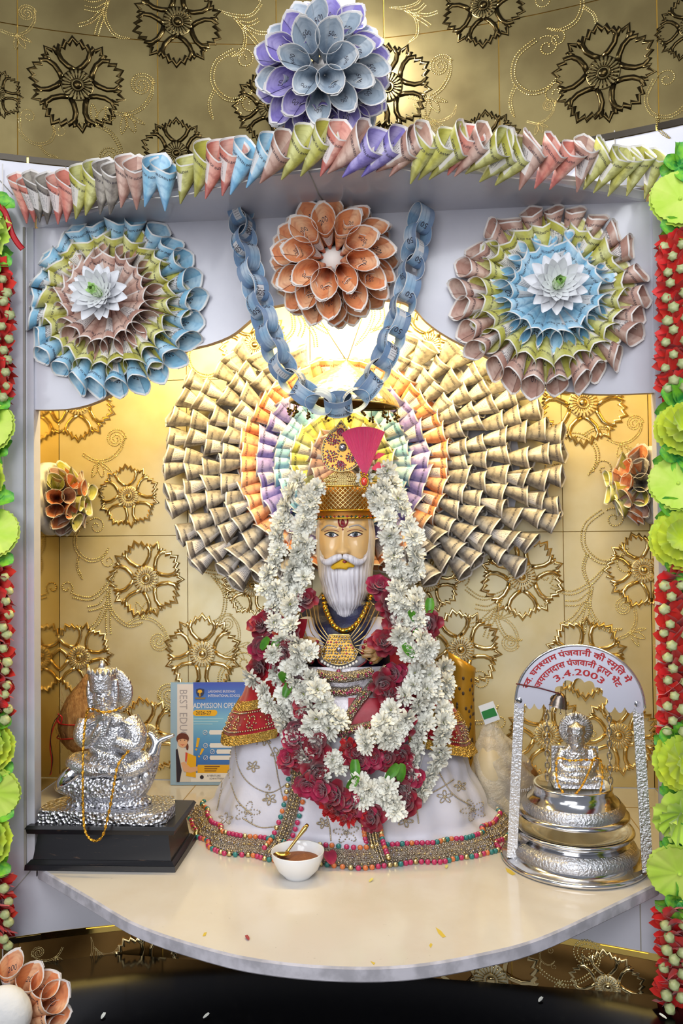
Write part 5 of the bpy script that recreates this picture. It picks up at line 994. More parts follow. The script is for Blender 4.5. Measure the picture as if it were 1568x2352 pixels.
# coconut on a small brass pot
CC = at(190, 1650, 0.43)
pot = thing('brass_pot', 'small brass pot standing in the corner under the coconut', 'pot', (CC.x, CC.y, ZS))
put('bowl', MB().lathe([(0.0, 0.001), (0.03, 0.001), (0.055, 0.02), (0.06, 0.04), (0.05, 0.062), (0.034, 0.07), (0.034, 0.078), (0.042, 0.082), (0.036, 0.08), (0.03, 0.07), (0.0, 0.05)], 32, M=Matrix.Translation((CC.x, CC.y, ZS))).mesh('bowl', mat('brass', 'C9962E', 0.25, 1.0)), pot)
HUSK = bpy.data.materials.new('coconut_husk'); HUSK.use_nodes = True; N = NT(HUSK); mp = N.n('ShaderNodeMapping'); mp.inputs['Scale'].default_value = (120, 120, 12); N.l(N.obj(), mp.inputs[0]); h = N.noise(1, 5, mp.outputs[0], .7)
N.l(N.mix(N.smooth(h, .3, .75), lin('8A5C34'), lin('C79A62')), N.b.inputs['Base Color']); N.b.inputs['Roughness'].default_value = 0.9; N.bump(h, 0.9, 0.004)
co = thing('coconut', 'brown husked coconut tied with red thread beside the silver idol', 'coconut', (CC.x, CC.y, ZS+0.08)); zc = CC.z; cs = 1.1
cprof = [(0.0, -0.082), (0.03, -0.076), (0.05, -0.055), (0.060, -0.02), (0.0585, 0.015), (0.048, 0.045), (0.030, 0.072), (0.016, 0.092), (0.007, 0.108), (0.0, 0.112)]
put('husk', MB().lathe([(r, z) for r, z in cprof], 40, M=Matrix.Translation(CC) @ Matrix.Rotation(0.12, 4, 'Y'), wob=lambda p, a: V((p.x*(1+.04*math.sin(3*a)), p.y*(1+.04*math.sin(3*a+1)), p.z+0.003*math.sin(5*a)))).mesh('husk', HUSK), co)
mb = MB()
for i in range(90):
    a = rnd.uniform(PI, 2*PI); z = rnd.uniform(-.06, .09); r = lerp([(q[1], q[0]) for q in cprof], z); p = CC+V((r*math.cos(a), r*math.sin(a), z)); e = V((math.cos(a), math.sin(a), 0)); mb.tube([p, p+e*0.004+V((0, 0, rnd.uniform(-.02, .02))), p+e*rnd.uniform(.004, .012)+V((rnd.uniform(-.01, .01), 0, rnd.uniform(-.03, .03)))], 0.0003, 3)
tag(put('fibres', mb.mesh('fibres', HUSK), co), kind='stuff')
RTH = mat('red_thread', 'B3141A', 0.6); mb = MB()
for z, tl2 in ((-0.002, 0.0), (-0.035, 0.15)): mb.tube([CC+V((0.0615*math.cos(a*PI/16), 0.0615*math.sin(a*PI/16), z+tl2*0.05*math.cos(a*PI/16))) for a in range(32)], 0.0016, 6, closed=True)
mb.tube(spline([at(x, y, 0.35) for x, y in ((137, 1645), (125, 1665), (117, 1690), (115, 1720), (119, 1745), (117, 1775), (114, 1780))], 20), 0.0016, 6); mb.tube(spline([at(x, y, 0.35) for x, y in ((130, 1650), (138, 1662), (142, 1648), (133, 1640))], 16), 0.002, 6); put('red_thread', mb.mesh('red_thread', RTH), co)
put('black_thread', MB().tube(spline([at(x, y, 0.348) for x, y in ((138, 1640), (122, 1662), (116, 1700), (121, 1740), (119, 1765), (115, 1778))], 20), 0.001, 5).mesh('black_thread', BLACK), co)
# poster board
PB = mat('pale_blue_board', '9CBBD8', 0.5); P0 = atz(392, 1803, ZS); K = mpp(P0.y); P0.z = ZS+0.001
po_ = thing('school_poster', 'blue school admission leaflet leaning on the gold wall behind the robe', 'poster', P0)
ux = (at(545, 1797, P0.y+0.01)-at(392, 1803, P0.y)); ux.z = 0; ux.normalize(); uz = V((-0.02, 0.09, 1)).normalized(); un = ux.cross(uz).normalized()
def pq(px, py, h=0.0): return P0+ux*((px-392)*K)+uz*((1803-py)*K*0.995)+un*h
if un.y > 0: un = -un
def pr(nm, pts, m, h, th=0.0004, par=None): mb = MB(); mb.prism(pts, lambda x, y, z: pq(x, y, z), h-th, h); return put(nm, mb.mesh(nm, m, False), par or po_)
rect = lambda a, b, c, d: [(a, d), (c, d), (c, b), (a, b)]
bd_ = pr('board', rect(392, 1567, 580, 1803), PB, 0.004, 0.004); bd_['label'] = 'pale blue backing board'
PBL = bpy.data.materials.new('blue_gradient_print'); PBL.use_nodes = True; N = NT(PBL); sp_ = N.n('ShaderNodeSeparateXYZ'); N.l(N.obj(), sp_.inputs[0]); cr = N.n('ShaderNodeValToRGB'); e = cr.color_ramp
z0, z1 = pq(0, 1770).z, pq(0, 1570).z; mr = N.n('ShaderNodeMapRange'); N.l(sp_.outputs[2], mr.inputs[0]); mr.inputs[1].default_value = z0; mr.inputs[2].default_value = z1
e.elements[0].color = lin('2E62C4'); e.elements[1].color = lin('3C55C0'); 
for p, c in ((0.35, '5FA0DA'), (0.58, '86C3E6'), (0.8, '4F86D6')): q_ = e.elements.new(p); q_.color = lin(c)
N.l(mr.outputs[0], cr.inputs[0]); N.l(cr.outputs[0], N.b.inputs['Base Color']); N.b.inputs['Roughness'].default_value = 0.4
WPR = mat('white_print', 'F1EEF0', 0.5); YPR = mat('yellow_print', 'F0B61E', 0.5); CREAM = mat('cream_print', 'E4DCDC', 0.5); DKP = mat('dark_print', '2A2130', 0.5); BRP = mat('brown_print', '6B3324', 0.5); SKP = mat('skin_print', 'E9B48E', 0.5); GRP = mat('grey_print', 'A9A2A8', 0.5); NVP = mat('navy_print', '2A3358', 0.5); ORP = mat('red_print', 'D8503E', 0.5)
pr('cream_strip', rect(408, 1571, 446, 1796), CREAM, 0.0046); pr('blue_panel', rect(446, 1567, 578, 1765), PBL, 0.0046); pr('yellow_footer', rect(456, 1757, 578, 1776), YPR, 0.0050); pr('white_footer', rect(420, 1776, 578, 1796), WPR, 0.0048)
pr('year_pill', [(449+6*(1-math.cos(t))*0+0, 0) for t in ()] or [(452, 1631), (498, 1631), (502, 1634), (503, 1638), (501, 1642), (497, 1645), (451, 1645), (446, 1642), (445, 1638), (447, 1634)], YPR, 0.0052)
def ptext(s, x, y, h, m, z=0.0056, rot=0, nm='lettering', st_=1.0, centre=False):
    mb = MB(); c, sn = math.cos(rot), math.sin(rot); letters(mb, s, lambda a, b: pq(x+(a*c-b*sn), y-(a*sn+b*c), z), h, 0, centre, st_); return put(nm, mb.mesh(nm, m, False), po_)
ptext('LAUGHING BUDDHAS', 481, 1591, 5.6, WPR, st_=0.80); ptext('INTERNATIONAL SCHOOL', 481, 1601, 5.6, WPR, st_=0.78); ptext('ADMISSION OPEN', 446, 1627, 12.5, WPR, st_=0.72); ptext('2026-27', 452, 1642, 8.0, DKP, st_=0.95); ptext('BEST EDUCATION', 414, 1583, 18, GRP, 0.0050, rot=-PI/2, st_=0.85); ptext('A VENTURE', 478, 1784, 4.2, DKP); ptext('(CHHATTISGARH', 484, 1790, 3.6, DKP)
for i, w in enumerate((70, 58, 44)): pr('print_line', rect(447, 1651+6*i, 447+w, 1652.6+6*i), mat('pale_blue_print', 'B4DCEE', 0.5), 0.0052)
for i, w in enumerate((36, 30, 28)): pr('print_line', rect(472, 1760+5*i, 472+w, 1761.6+5*i), BRP, 0.0056)
pr('shield_emblem', [(453, 1583), (462, 1581), (472, 1583), (472, 1592), (469, 1598), (462, 1602), (456, 1598), (453, 1592)], NVP, 0.0054); pr('emblem_tree', [(461, 1600), (463, 1600), (463, 1592), (468, 1590), (466, 1585), (462, 1584), (458, 1585), (456, 1590), (461, 1592)], YPR, 0.0058); pr('emblem_ribbon', [(450, 1602), (476, 1602), (474, 1606), (452, 1606)], mat('bronze_print', '8F7A4A', .5), 0.0058)
for cx, cy in ((474, 1683), (475, 1713), (491, 1727), (475, 1741)):
    mb = MB(); mb.tube([pq(cx+5*math.cos(t*PI/8), cy+5*math.sin(t*PI/8), 0.0054) for t in range(16)], 0.0006, 4, closed=True); mb.tube([pq(cx-2, cy, .0056), pq(cx-.3, cy+2, .0056), pq(cx+4, cy-4, .0056)], 0.0007, 4); put('check_mark', mb.mesh('check_mark', WPR), po_)
    pr('white_pill', [(cx+11, cy-5), (cx+70, cy-5), (cx+70, cy+5), (cx+11, cy+5), (cx+9, cy)], WPR, 0.0052)
pr('exclamation', [(455, 1695), (462, 1696), (457, 1717), (452, 1717)], YPR, 0.0056); pr('exclamation_dot', [(450, 1722), (453, 1719), (456, 1722), (453, 1725)], YPR, 0.0056); pr('exclamation', [(466, 1719), (472, 1721), (464, 1735), (461, 1733)], YPR, 0.0056); pr('exclamation_dot', [(457, 1738), (459, 1735), (462, 1738), (460, 1741)], YPR, 0.0056)
ell = lambda cx, cy, rx, ry, n=18: [(cx+rx*math.cos(2*PI*i/n), cy-ry*math.sin(2*PI*i/n)) for i in range(n)]
pr('printed_child', [(405, 1722), (412, 1716), (426, 1718), (434, 1726), (438, 1745), (440, 1796), (406, 1796)], mat('white_shirt_print', 'DDD8D4', .5), 0.0054); pr('printed_hair', ell(421, 1697, 15, 13), BRP, 0.0056); pr('printed_braid', ell(432, 1716, 3, 8), BRP, 0.0055); pr('printed_face', ell(421, 1704, 11.5, 14), SKP, 0.0059); pr('printed_fringe', [(410, 1700), (412, 1690), (421, 1686), (431, 1690), (433, 1700), (421, 1697)], BRP, 0.0062)
pr('printed_strap', [(405, 1722), (409, 1720), (419, 1770), (414, 1796), (407, 1796)], DKP, 0.0060); pr('printed_book', [(433, 1730), (453, 1738), (452, 1786), (429, 1782)], YPR, 0.0062); pr('printed_arm', [(417, 1752), (425, 1750), (440, 1763), (456, 1760), (457, 1770), (440, 1775), (424, 1772)], SKP, 0.0066); pr('printed_tie', [(428, 1728), (433, 1730), (430, 1752), (427, 1748)], ORP, 0.0064); pr('printed_seal', ell(466, 1785, 4.5, 4.5), DKP, 0.0056)
for sx in (416, 426): pr('printed_eye', ell(sx, 1700.5, 1.4, 1.0, 10), DKP, 0.0064)
pr('printed_smile', [(415, 1709), (421, 1711), (427, 1709), (421, 1713)], ORP, 0.0064)
# ================================================================ bowl, spoon
BC = atz(684, 2012, ZS); CER = mat('white_ceramic', 'EEF0F4', 0.12, coat=0.5); by = BC.y
bw = thing('ceramic_bowl', 'small white bowl of brown paste at the front of the shelf', 'bowl', BC)
put('bowl_body', MB().lathe([(0.0, 0.0), (0.026, 0.0), (0.028, 0.004), (0.040, 0.016), (0.0485, 0.036), (0.0505, 0.047), (0.0502, 0.049), (0.0485, 0.048), (0.046, 0.036), (0.037, 0.018), (0.022, 0.008), (0.0, 0.007)], 56, M=Matrix.Translation(BC)).mesh('bowl_body', CER), bw)
mb = MB(); pm = mat('brown_paste', '8A5638', 0.75, bump=0.8, bscale=180, bdist=0.004)
def pasf(u, v): r = 0.043*v; a = 2*PI*u; x, y = r*math.cos(a), r*math.sin(a); return BC+V((x, y, 0.030+0.014*math.exp(-((x-.014)**2+(y+.002)**2)/.0006)*(1-v**6)+0.004*mnoise.noise(V((x*70, y*70, 1)))*(1-v**4)))
mb.grid(pasf, 40, 14, cu=True, flip=True); put('paste', mb.mesh('paste', pm), bw)
sp0 = thing('spoon', 'gold spoon standing in the white bowl', 'spoon', BC+V((-0.02, 0, 0.035))); SPM = mat('worn_gold_spoon', 'CDAE6A', 0.22, 1.0)
a0, a1 = BC+V((-0.022, -0.004, 0.044)), at(707, 1893, by+0.025); dr = (a1-a0)
mb = MB(); mb.tube([a0, a0+dr*.15, a0+dr*.5, a0+dr*.85, a1], [0.0035, 0.0026, 0.0030, 0.0048, 0.0030], 10, flat=0.55, upn=(0, -1, .5)); put('handle', mb.mesh('handle', SPM), sp0)
mb = MB(); mb.grid(lambda u, v: a0+V((-0.008, 0.001, -0.004))+V((0.017*v*math.cos(2*PI*u), 0.011*v*math.sin(2*PI*u), 0.006*v*v-0.004)), 24, 6, cu=True); put('spoon_bowl', mb.mesh('spoon_bowl', SPM), sp0)
# ================================================================ umbrella over the head
UC = at(790, 930, 0.20); um = thing('silver_umbrella', 'embossed silver ceremonial umbrella hanging above the statue head', 'umbrella', UC+V((0, 0, 0.08))); UM = frame(UC, (0.07, -0.06, 1), x=(1, 0, -0.07))
USM = mat('embossed_pale_silver', 'E6DDC6', 0.25, 0.95, bump=0.5, bscale=90, btype='v', bdist=0.003); uprof = [(0.118, 0.0), (0.120, 0.004), (0.114, 0.014), (0.108, 0.022), (0.085, 0.044), (0.05, 0.066), (0.018, 0.084), (0.005, 0.094), (0.002, 0.10)]
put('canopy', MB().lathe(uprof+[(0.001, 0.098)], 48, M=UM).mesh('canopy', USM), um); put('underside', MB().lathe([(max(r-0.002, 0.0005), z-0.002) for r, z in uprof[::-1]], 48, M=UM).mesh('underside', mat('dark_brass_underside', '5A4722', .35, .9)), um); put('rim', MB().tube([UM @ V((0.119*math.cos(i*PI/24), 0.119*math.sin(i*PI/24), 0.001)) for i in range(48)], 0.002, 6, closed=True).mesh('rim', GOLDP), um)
BRZ = mat('dark_bronze', '6A5630', 0.3, 1.0)
for k in range(14):
    a = 2*PI*k/14+0.2; mb = MB(); p = UM @ V((0.118*math.cos(a), 0.118*math.sin(a), -0.002))
    mb.tube([p, p+V((0, 0, -0.012))], 0.0009, 5)
    for j in range(5): mb.ball(p+V((rnd.uniform(-.004, .004), rnd.uniform(-.004, .004), -0.014-0.003*j)), 0.0032, 7, 5)
    put('bell_cluster', mb.mesh('bell_cluster', BRZ), um)
tip = UM @ V((0, 0, 0.1)); put('cord', MB().tube([at(712, 700, 0.2), tip+V((-.003, 0, 0)), tip, tip+V((.003, 0, 0)), at(848, 680, 0.2)], 0.0011, 5).mesh('cord', mat('brown_cord', '6E5A2E', .7)), um)
# ================================================================ right: vase and bag
vz = at(1062, 1640, 0.40); vs_ = thing('spotted_vase', 'golden spotted vase with slanted open mouth behind the statue', 'vase', (vz.x, vz.y, ZS)); vk = mpp(0.40)
vp = [(0.0, ZS), (0.030, ZS), (0.034, ZS+.03), (0.031, ZS+.12), (0.029, ZS+.21), (0.028, ZS+.27), (0.031, ZS+.325), (0.033, ZS+.345), (0.030, ZS+.345), (0.026, ZS+.32), (0.024, ZS+.27), (0.0, ZS+.26)]
VG = mat('golden_glaze', 'C9962F', 0.3, 0.35, col2='A8863A', vscale=12); vmesh = MB().lathe(vp, 36, M=Matrix.Translation((vz.x, vz.y, 0)), wob=lambda p, a: V((p.x, p.y, p.z-(0.9*p.x+0.2*p.y)*max(0, (p.z-ZS-.22))*6.0*0.9)))
put('vase_body', vmesh.mesh('vase_body', VG), vs_)
for i in range(60):
    a = -PI+PI*rnd.random(); z = ZS+0.05+0.26*rnd.random(); r = lerp([(q[1], q[0]) for q in vp[1:7]], z)+0.0002; put('spot', MB().ball((0, 0, 0), (0.0032, 0.001, 0.0046), 8, 5).mesh('spot', mat('dark_spot', '4A3A30', .5)), vs_, frame((vz.x+r*math.cos(a), vz.y+r*math.sin(a), z-(0.9*r*math.cos(a)+.2*r*math.sin(a))*max(0, z-ZS-.22)*5.4), (0, 0, 1), y=(-math.cos(a), -math.sin(a), 0)))
YG = 0.30; gk = mpp(YG); G = lambda px, py, d=0: at(px, py, YG-d)
bgt = thing('plastic_bag', 'clear plastic bag holding a pale conch, behind the silver swing', 'bag', G(1150, 1865))
FILM = bpy.data.materials.new('clear_film'); FILM.use_nodes = True; t_ = FILM.node_tree; nd = t_.nodes; b_ = nd['Principled BSDF']; b_.inputs['Base Color'].default_value = lin('E6DCC8'); b_.inputs['Roughness'].default_value = 0.12; b_.inputs['Specular IOR Level'].default_value = 0.8; N = NT(FILM); N.bump(N.noise(45, 4, N.obj(), .7), 1.0, 0.006)
tr = nd.new('ShaderNodeBsdfTransparent'); tr.inputs[0].default_value = (1, .98, .94, 1); mx_ = nd.new('ShaderNodeMixShader'); mx_.inputs[0].default_value = 0.46; t_.links.new(tr.outputs[0], mx_.inputs[1]); t_.links.new(b_.outputs[0], mx_.inputs[2]); t_.links.new(mx_.outputs[0], nd['Material Output'].inputs[0])
bT = [(1660, 14, 1125), (1680, 26, 1128), (1710, 44, 1138), (1750, 62, 1150), (1800, 78, 1160), (1840, 82, 1162), (1862, 70, 1160), (1868, 30, 1158)]
mb = MB()
def bgf(u, v):
    py = 1660+208*v; w = lerp([(a, b) for a, b, c in bT], py)*gk; cx = lerp([(a, c) for a, b, c in bT], py); a = 2*PI*u; w *= 1+0.08*math.sin(7*a+3*math.sin(6*v))*min(1, v*4); c = G(cx, py); return c+V((w*math.cos(a), 0.55*w*math.sin(a), 0))
mb.grid(bgf, 64, 30, cu=True); put('film', mb.mesh('film', FILM), bgt)
CON = mat('cream_conch', 'E3CFA6', 0.4, var=0.12, vscale=16); mb = MB(); mb.lathe([(0.0, -0.072), (0.016, -0.066), (0.032, -0.042), (0.037, -0.01), (0.033, 0.03), (0.020, 0.058), (0.009, 0.076), (0.0, 0.080)], 32, M=Matrix.Translation(G(1130, 1765)) @ Matrix.Rotation(-0.1, 4, 'Y'), wob=lambda p, a: V((p.x*(1+.06*math.sin(2*a+40*p.z)), p.y, p.z))); put('conch', mb.mesh('conch', CON), bgt)
mb = MB(); mb.ball(G(1195, 1800, -0.01), (0.045, 0.025, 0.05), 16, 10); put('brown_packet', mb.mesh('brown_packet', mat('brown_wrapper', '7A5230', 0.35, bump=.6, bscale=40, bdist=.005)), bgt)
mb = MB(); letters(mb, 'homelifer', lambda x, y: G(1210+x/gk, 1812-y/gk-0.18*x/gk, 0.045), 0.011, 0); put('lettering', mb.mesh('lettering', WPR, False), bgt)
tgp = [(1098, 1622), (1132, 1610), (1148, 1652), (1114, 1665)]; mb = MB(); mb.prism(tgp[::-1], lambda x, y, h: G(x, y, h+.012), 0, 0.003); lab = put('paper_label', mb.mesh('paper_label', mat('white_label', 'E6E8EA', .5), False), bgt); mb = MB(); mb.prism([(1105, 1635), (1134, 1625), (1142, 1643), (1111, 1653)][::-1], lambda x, y, h: G(x, y, h+.0135), 0, 0.003); put('green_print', mb.mesh('green_print', mat('green_print', '1E7A34', .45), False), lab)
# ================================================================ silver swing shrine
SC0 = V((0.458, 0.102, ZS)); SX = lambda prof, m, nm, par, n=72: put(nm, MB().lathe(prof, n, M=Matrix.Translation(SC0)).mesh(nm, m), par)
sw = thing('swing_shrine', 'silver swing shrine with arched inscribed top on a round stepped base', 'swing', SC0)
SX([(0.0, 0.001), (0.140, 0.001), (0.142, 0.003), (0.142, 0.008), (0.138, 0.010), (0.126, 0.012), (0.121, 0.018)], SILS, 'base_disc', sw); SX([(0.121, 0.016), (0.124, 0.026), (0.118, 0.038), (0.108, 0.044)], SILE, 'engraved_band', sw); SX([(0.108, 0.043), (0.099, 0.047), (0.098, 0.054), (0.112, 0.057), (0.117, 0.062), (0.115, 0.066), (0.104, 0.066), (0.098, 0.060), (0.07, 0.056), (0.0, 0.055)], SILS, 'base_dish', sw)
seat = SX([(0.0, 0.088), (0.100, 0.088), (0.108, 0.091), (0.107, 0.096), (0.098, 0.100)], SILS, 'seat', sw); SX([(0.098, 0.099), (0.100, 0.108), (0.090, 0.120)], SILE, 'seat_band', sw); SX([(0.090, 0.119), (0.080, 0.128), (0.075, 0.140), (0.077, 0.147), (0.076, 0.150), (0.070, 0.150), (0.066, 0.146), (0.0, 0.145)], SILS, 'seat_dish', sw)
PL, PR = atz(1176, 1968, ZS+0.012), atz(1487, 2001, ZS+0.012); ax = PR-PL; ax.z = 0; ax.normalize(); nn = V((ax.y, -ax.x, 0))
def onpl(px, py, o=0.0): d = ray(px, py); return CAM+d*((PL-CAM).dot(nn)/d.dot(nn))+nn*o
for b0, t0 in (((1176, 1968), (1193, 1606)), ((1487, 2001), (1463, 1614))):
    a, b = onpl(*b0), onpl(*t0); d_ = (b-a).normalized(); w_ = ax-d_*ax.dot(d_); mb = MB(); hw = 0.0098
    mb.add([q+w_*sx*hw*k_+nn*sy*hw*0.8 for q, k_ in ((a, 1.0), (b, .95)) for sx, sy in ((-1, -1), (1, -1), (1, 1), (-1, 1))], [(3, 2, 1, 0), (4, 5, 6, 7), (0, 1, 5, 4), (1, 2, 6, 5), (2, 3, 7, 6), (3, 0, 4, 7)]); ps = put('post', mb.mesh('post', SILE, False), sw); put('post_cap', MB().tube([b+nn*0.009, b+nn*0.012], [0.0085, 0.006], 14).mesh('post_cap', SILS), ps)
ac = onpl(1329, 1617); AU = (onpl(1329, 1480)-ac); RV = AU.length; RHz = (onpl(1476, 1622)-onpl(1182, 1618)).length/2; tilt = (onpl(1476, 1624)-onpl(1182, 1612)).normalized()
def ar(x, y, o=0.0): return ac+tilt*(x*RHz)+V((0, 0, y*RV))+nn*(o+0.010)
out = [(math.cos(PI*i/48), math.sin(PI*i/48)) for i in range(49)]
def scal(xa, ya, xb, yb, n, dep, inner=False):
    o_ = []
    for k_ in range(n):
        for j in range(6):
            t = (k_+j/6)/n; x, y = xa+(xb-xa)*t, ya+(yb-ya)*t; o_.append((x, y-dep*abs(math.sin(PI*(k_+j/6)))))
    return o_
low_l = scal(-1.0, 0.0, -0.40, 0.0, 4, 0.10); innr = []
for k_ in range(7):
    for j in range(6):
        t = (k_+j/6)/7; a = PI-PI*t; rr2 = 0.40+0.06*abs(math.sin(PI*(k_+j/6))); innr.append((rr2*math.cos(a), rr2*math.sin(a)*0.98+0.0))
outline = out+low_l+innr+scal(0.40, 0.0, 1.0, 0.0, 4, 0.10)
SILM = mat('brushed_silver_plate', 'C9C9D6', 0.38, 0.75); mb = MB(); mb.prism(outline, lambda x, y, h: ar(x, y, h), -0.002, 0.002); arch = put('arch_plate', mb.mesh('arch_plate', SILM, False), sw); put('arch_rim', MB().tube([ar(x, y, 0.002) for x, y in out], 0.0025, 6).mesh('arch_rim', SILS), arch)
RLT = mat('red_enamel_letters', 'B3151F', 0.5)
def deva(items, hgt):     # lays out Devanagari glyph by glyph; returns vertices in a straight line
    X = 0.0; VS = []; FS = []; k_ = hgt/0.62
    for it_ in items:
        if it_ == ' ': X += 0.28; continue
        if it_[0] == '~':                      # half letter: drop the stem
            v, f = glyph(it_[1:]); w = max(p[0] for p in v)*(0.70 if it_[1:] != 'श' else 0.66); f = [q for q in f if sum(v[i][0] for i in q)/len(q) < w]; pts = [(min(x, w), y) for x, y in v]; adv = w-0.02
        elif it_[0] == '_':                    # subscript letter below the previous one
            v, f = glyph(it_[1:]); pts = [(x*0.5-0.50, y*0.55-0.28) for x, y in v]; adv = 0.0
        else:
            v, f = glyph(it_); pts = v; mxx = max(p[0] for p in v); adv = 0.0 if it_ in 'ंृे' else mxx-0.01
            if it_ in 'ंृे': mnx = min(p[0] for p in v); pts = [(x-(mxx+mnx)/2-0.22, y) for x, y in v]
            if it_ == 'ि': adv = 0.26
        o_ = len(VS); VS += [((x+X)*k_, y*k_) for x, y in pts]; FS += [tuple(i+o_ for i in q) for q in f]; X += adv
    return VS, FS, X*k_
def arctext(VS, FS, wd, r, a0, a1, nm='inscription'):
    mb = MB()
    for k_, (dx, dy) in enumerate(((0, 0), (0.006, 0.0), (0.003, 0.005))): mb.add([ar((r+y+dy)*math.cos(a0+(a1-a0)*(x+dx)/wd), (r+y+dy)*math.sin(a0+(a1-a0)*(x+dx)/wd), 0.0024+0.00008*k_) for x, y in VS], FS)
    return put(nm, mb.mesh(nm, RLT, False), arch)
R_ = math.radians
arctext(*deva(['~स', 'व', '.', ' ', 'घ', 'न', '~श', 'य', 'ा', 'म', ' ', 'प', 'ं', 'ज', 'व', 'ा', 'न', 'ी', ' ', 'क', 'ी', ' ', '~स', 'म', 'ृ', 'ि', 'त', ' ', 'म', 'े', 'ं'], 0.085), 0.83, R_(163), R_(29)); arctext(*deva(['ज', 'य', 'र', 'ा', 'म', 'द', 'ा', 'स', ' ', 'प', 'ं', 'ज', 'व', 'ा', 'न', 'ी', ' ', 'द', '_व', 'ा', 'र', 'ा', ' ', 'भ', 'े', 'ं', 'ट'], 0.085), 0.665, R_(157), R_(29))
vs1, fs1 = glyph('3.4.2003'); w1 = max(p[0] for p in vs1); arctext([(x*0.15, y*0.15) for x, y in vs1], fs1, w1*0.15, 0.50, R_(134), R_(47))
for x0, y0, x1, y1 in ((1255, 1618, 1257, 1798), (1398, 1622, 1402, 1812)):
    c_ = thing('swing_chain', 'steel chain on the %s side of the swing seat' % ('left' if x0 < 1300 else 'right'), 'chain', onpl(x1, y1)); chainlinks([onpl(x0, y0, 0.004), onpl(x0+1, (y0+y1)/2, 0.002), onpl(x1, y1, 0.0)], c_, 0.0125, 0.0014, SILJ)
bl = thing('small_bell', 'small ribbed bronze bell hanging from the swing arch', 'bell', onpl(1280, 1622)); BM_ = frame(onpl(1280, 1622, .004), (0.22, 0, 1), x=(1, 0, -.22)); put('bell_cup', MB().lathe([(0.019, 0.0), (0.0175, 0.004), (0.018, 0.006), (0.016, 0.010), (0.0165, 0.012), (0.013, 0.017), (0.0135, 0.019), (0.008, 0.026), (0.002, 0.029), (0.0, 0.03)], 28, M=BM_).mesh('bell_cup', mat('grey_bronze', '8A8078', .3, 1.0)), bl)
for k_ in range(4): p = BM_ @ V((-.016+.0105*k_, -.006, -0.001)); put('bell_drop', MB().tube([p, p-V((0, 0, .008))], 0.0007, 4).ball(p-V((0, 0, .010)), .0022, 7, 5).mesh('bell_drop', SILJ), bl)
tag(put('maroon_thread', MB().tube([onpl(1186, 1567, .016), onpl(1240, 1577, .016), onpl(1287, 1590, .016), onpl(1282, 1598, .01)], 0.0013, 5).mesh('maroon_thread', mat('maroon_thread', '5A1420', .6))), 'dark red thread tied across the swing arch above the bell', 'thread')
# small idol on the swing seat
zt_ = ZS+0.146; YJ = SC0.y; jk = mpp(YJ); J = lambda px, py, d=0: at(px, py, YJ-d); jd = thing('seated_idol', 'small silver idol with ribbed halo sitting on the swing seat', 'idol', (J(1325, 1800).x, YJ, zt_))
mb = MB(); jb = lambda px, py, rx, rz, d=0, ry=None: mb.ball(J(px, py, d), (rx*jk, (ry or min(rx, rz))*jk, rz*jk), 12, 9)
jl = lambda pts: limb(mb, pts, 12, J, jk)
jb(1324, 1735, 32, 34, 0, 20); jb(1323, 1695, 18, 24, .008, 18); jb(1323, 1712, 12, 14, .014, 10); jb(1323, 1774, 48, 18, .008, 28); jl([(1293, 1722, 0, 12), (1285, 1750, .01, 12), (1300, 1768, .02, 10), (1322, 1764, .026, 8)]); jl([(1355, 1722, 0, 12), (1363, 1750, .01, 12), (1347, 1768, .02, 10), (1324, 1764, .026, 8)]); jl([(1360, 1775, .005, 12), (1375, 1788, .014, 11), (1320, 1794, .024, 9)]); jl([(1290, 1775, .005, 12), (1275, 1788, .014, 11), (1330, 1796, .026, 9)])
mb.tube([J(1323, 1690, .022), J(1323, 1699, .026)], [.002, .003], 7)
for s in (-1, 1): mb.ball(J(1323+s*7, 1689, .021), (.0035, .002, .002), 7, 5)
put('figure', remeshed(mb, 0.0016, SILV, 'figure', 2), jd)
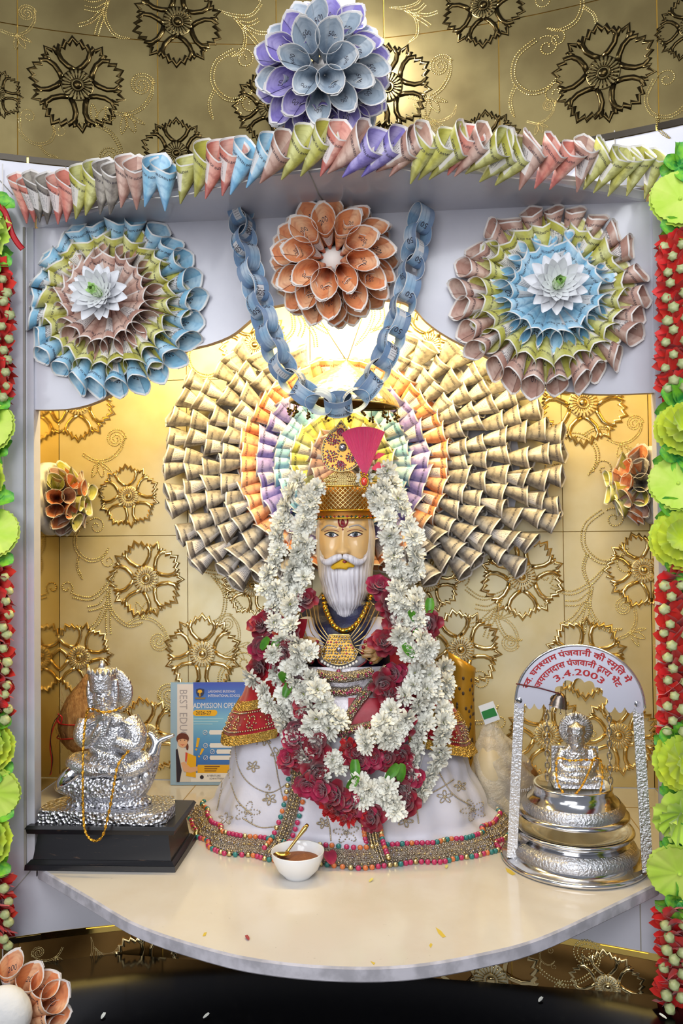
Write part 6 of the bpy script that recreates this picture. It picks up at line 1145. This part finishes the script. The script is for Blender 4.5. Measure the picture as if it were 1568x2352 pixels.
mb = MB(); cb = J(1323, 1682, .008); mb.lathe([(.017, -.002), (.0185, .002), (.016, .008), (.018, .012), (.010, .015), (.004, .02), (0, .021)], 24, M=Matrix.Translation(cb)); put('crown', mb.mesh('crown', SILE), jd)
mb = MB(); mb.lathe([(0, -.002), (.033, -.002), (.034, 0), (.033, .002), (0, .002)], 36, M=frame(J(1322, 1675, -.012), (0, -1, 0), y=(0, 0, 1)))
for k_ in range(36): a = 2*PI*k_/36; c0 = J(1322, 1675, -.010); mb.tube([c0+V((.02*math.cos(a), 0, .02*math.sin(a))), c0+V((.033*math.cos(a), 0, .033*math.sin(a)))], .0011, 4)
mb.tube([J(1322, 1648, -.006), J(1322, 1634, -.006)], [.008, .001], 6); put('halo', mb.mesh('halo', SILE), jd)
mb = MB(); mb.box((J(1325, 1812).x, YJ+.002, zt_+.011), (.098, .055, .021), taper=.94); mb.box((J(1325, 1812).x, YJ+.022, zt_+.045), (.092, .010, .055)); put('throne', mb.mesh('throne', SILE, False), jd)
g3 = thing('gold_chain', 'thin gold chain draped round the small seated idol on the swing', 'chain', J(1300, 1828, .045)); pth = [J(1370, 1748, .03), J(1345, 1745, .036), J(1310, 1747, .036), J(1282, 1742, .03), J(1277, 1770, .034), J(1282, 1802, .042), J(1300, 1826, .05), J(1322, 1822, .05), J(1340, 1798, .045), J(1355, 1765, .036), J(1365, 1742, .03), J(1380, 1750, .03), J(1383, 1790, .036), J(1376, 1822, .044), J(1362, 1830, .046)]
put('chain_core', MB().tube(spline(pth, 100), .0010, 5).mesh('chain_core', GCH), g3); chainlinks(pth, g3, 0.0054, 0.0009, GCH)
# bulb above the niche
bu = thing('bulb', 'glowing white bulb at the top of the gold wall', 'lamp', at(785, -8, -0.06)); bp_ = at(785, -8, -0.06)
put('glass', MB().ball(bp_, 0.026, 20, 12).mesh('glass', mat('glowing_glass', 'FFFFFF', .3, emit=700)), bu); put('socket', MB().tube([bp_+V((0, 0, .02)), bp_+V((0, 0.02, .06)), bp_+V((0, .15, .08))], [.016, .014, .012], 14).mesh('socket', WHP), bu)
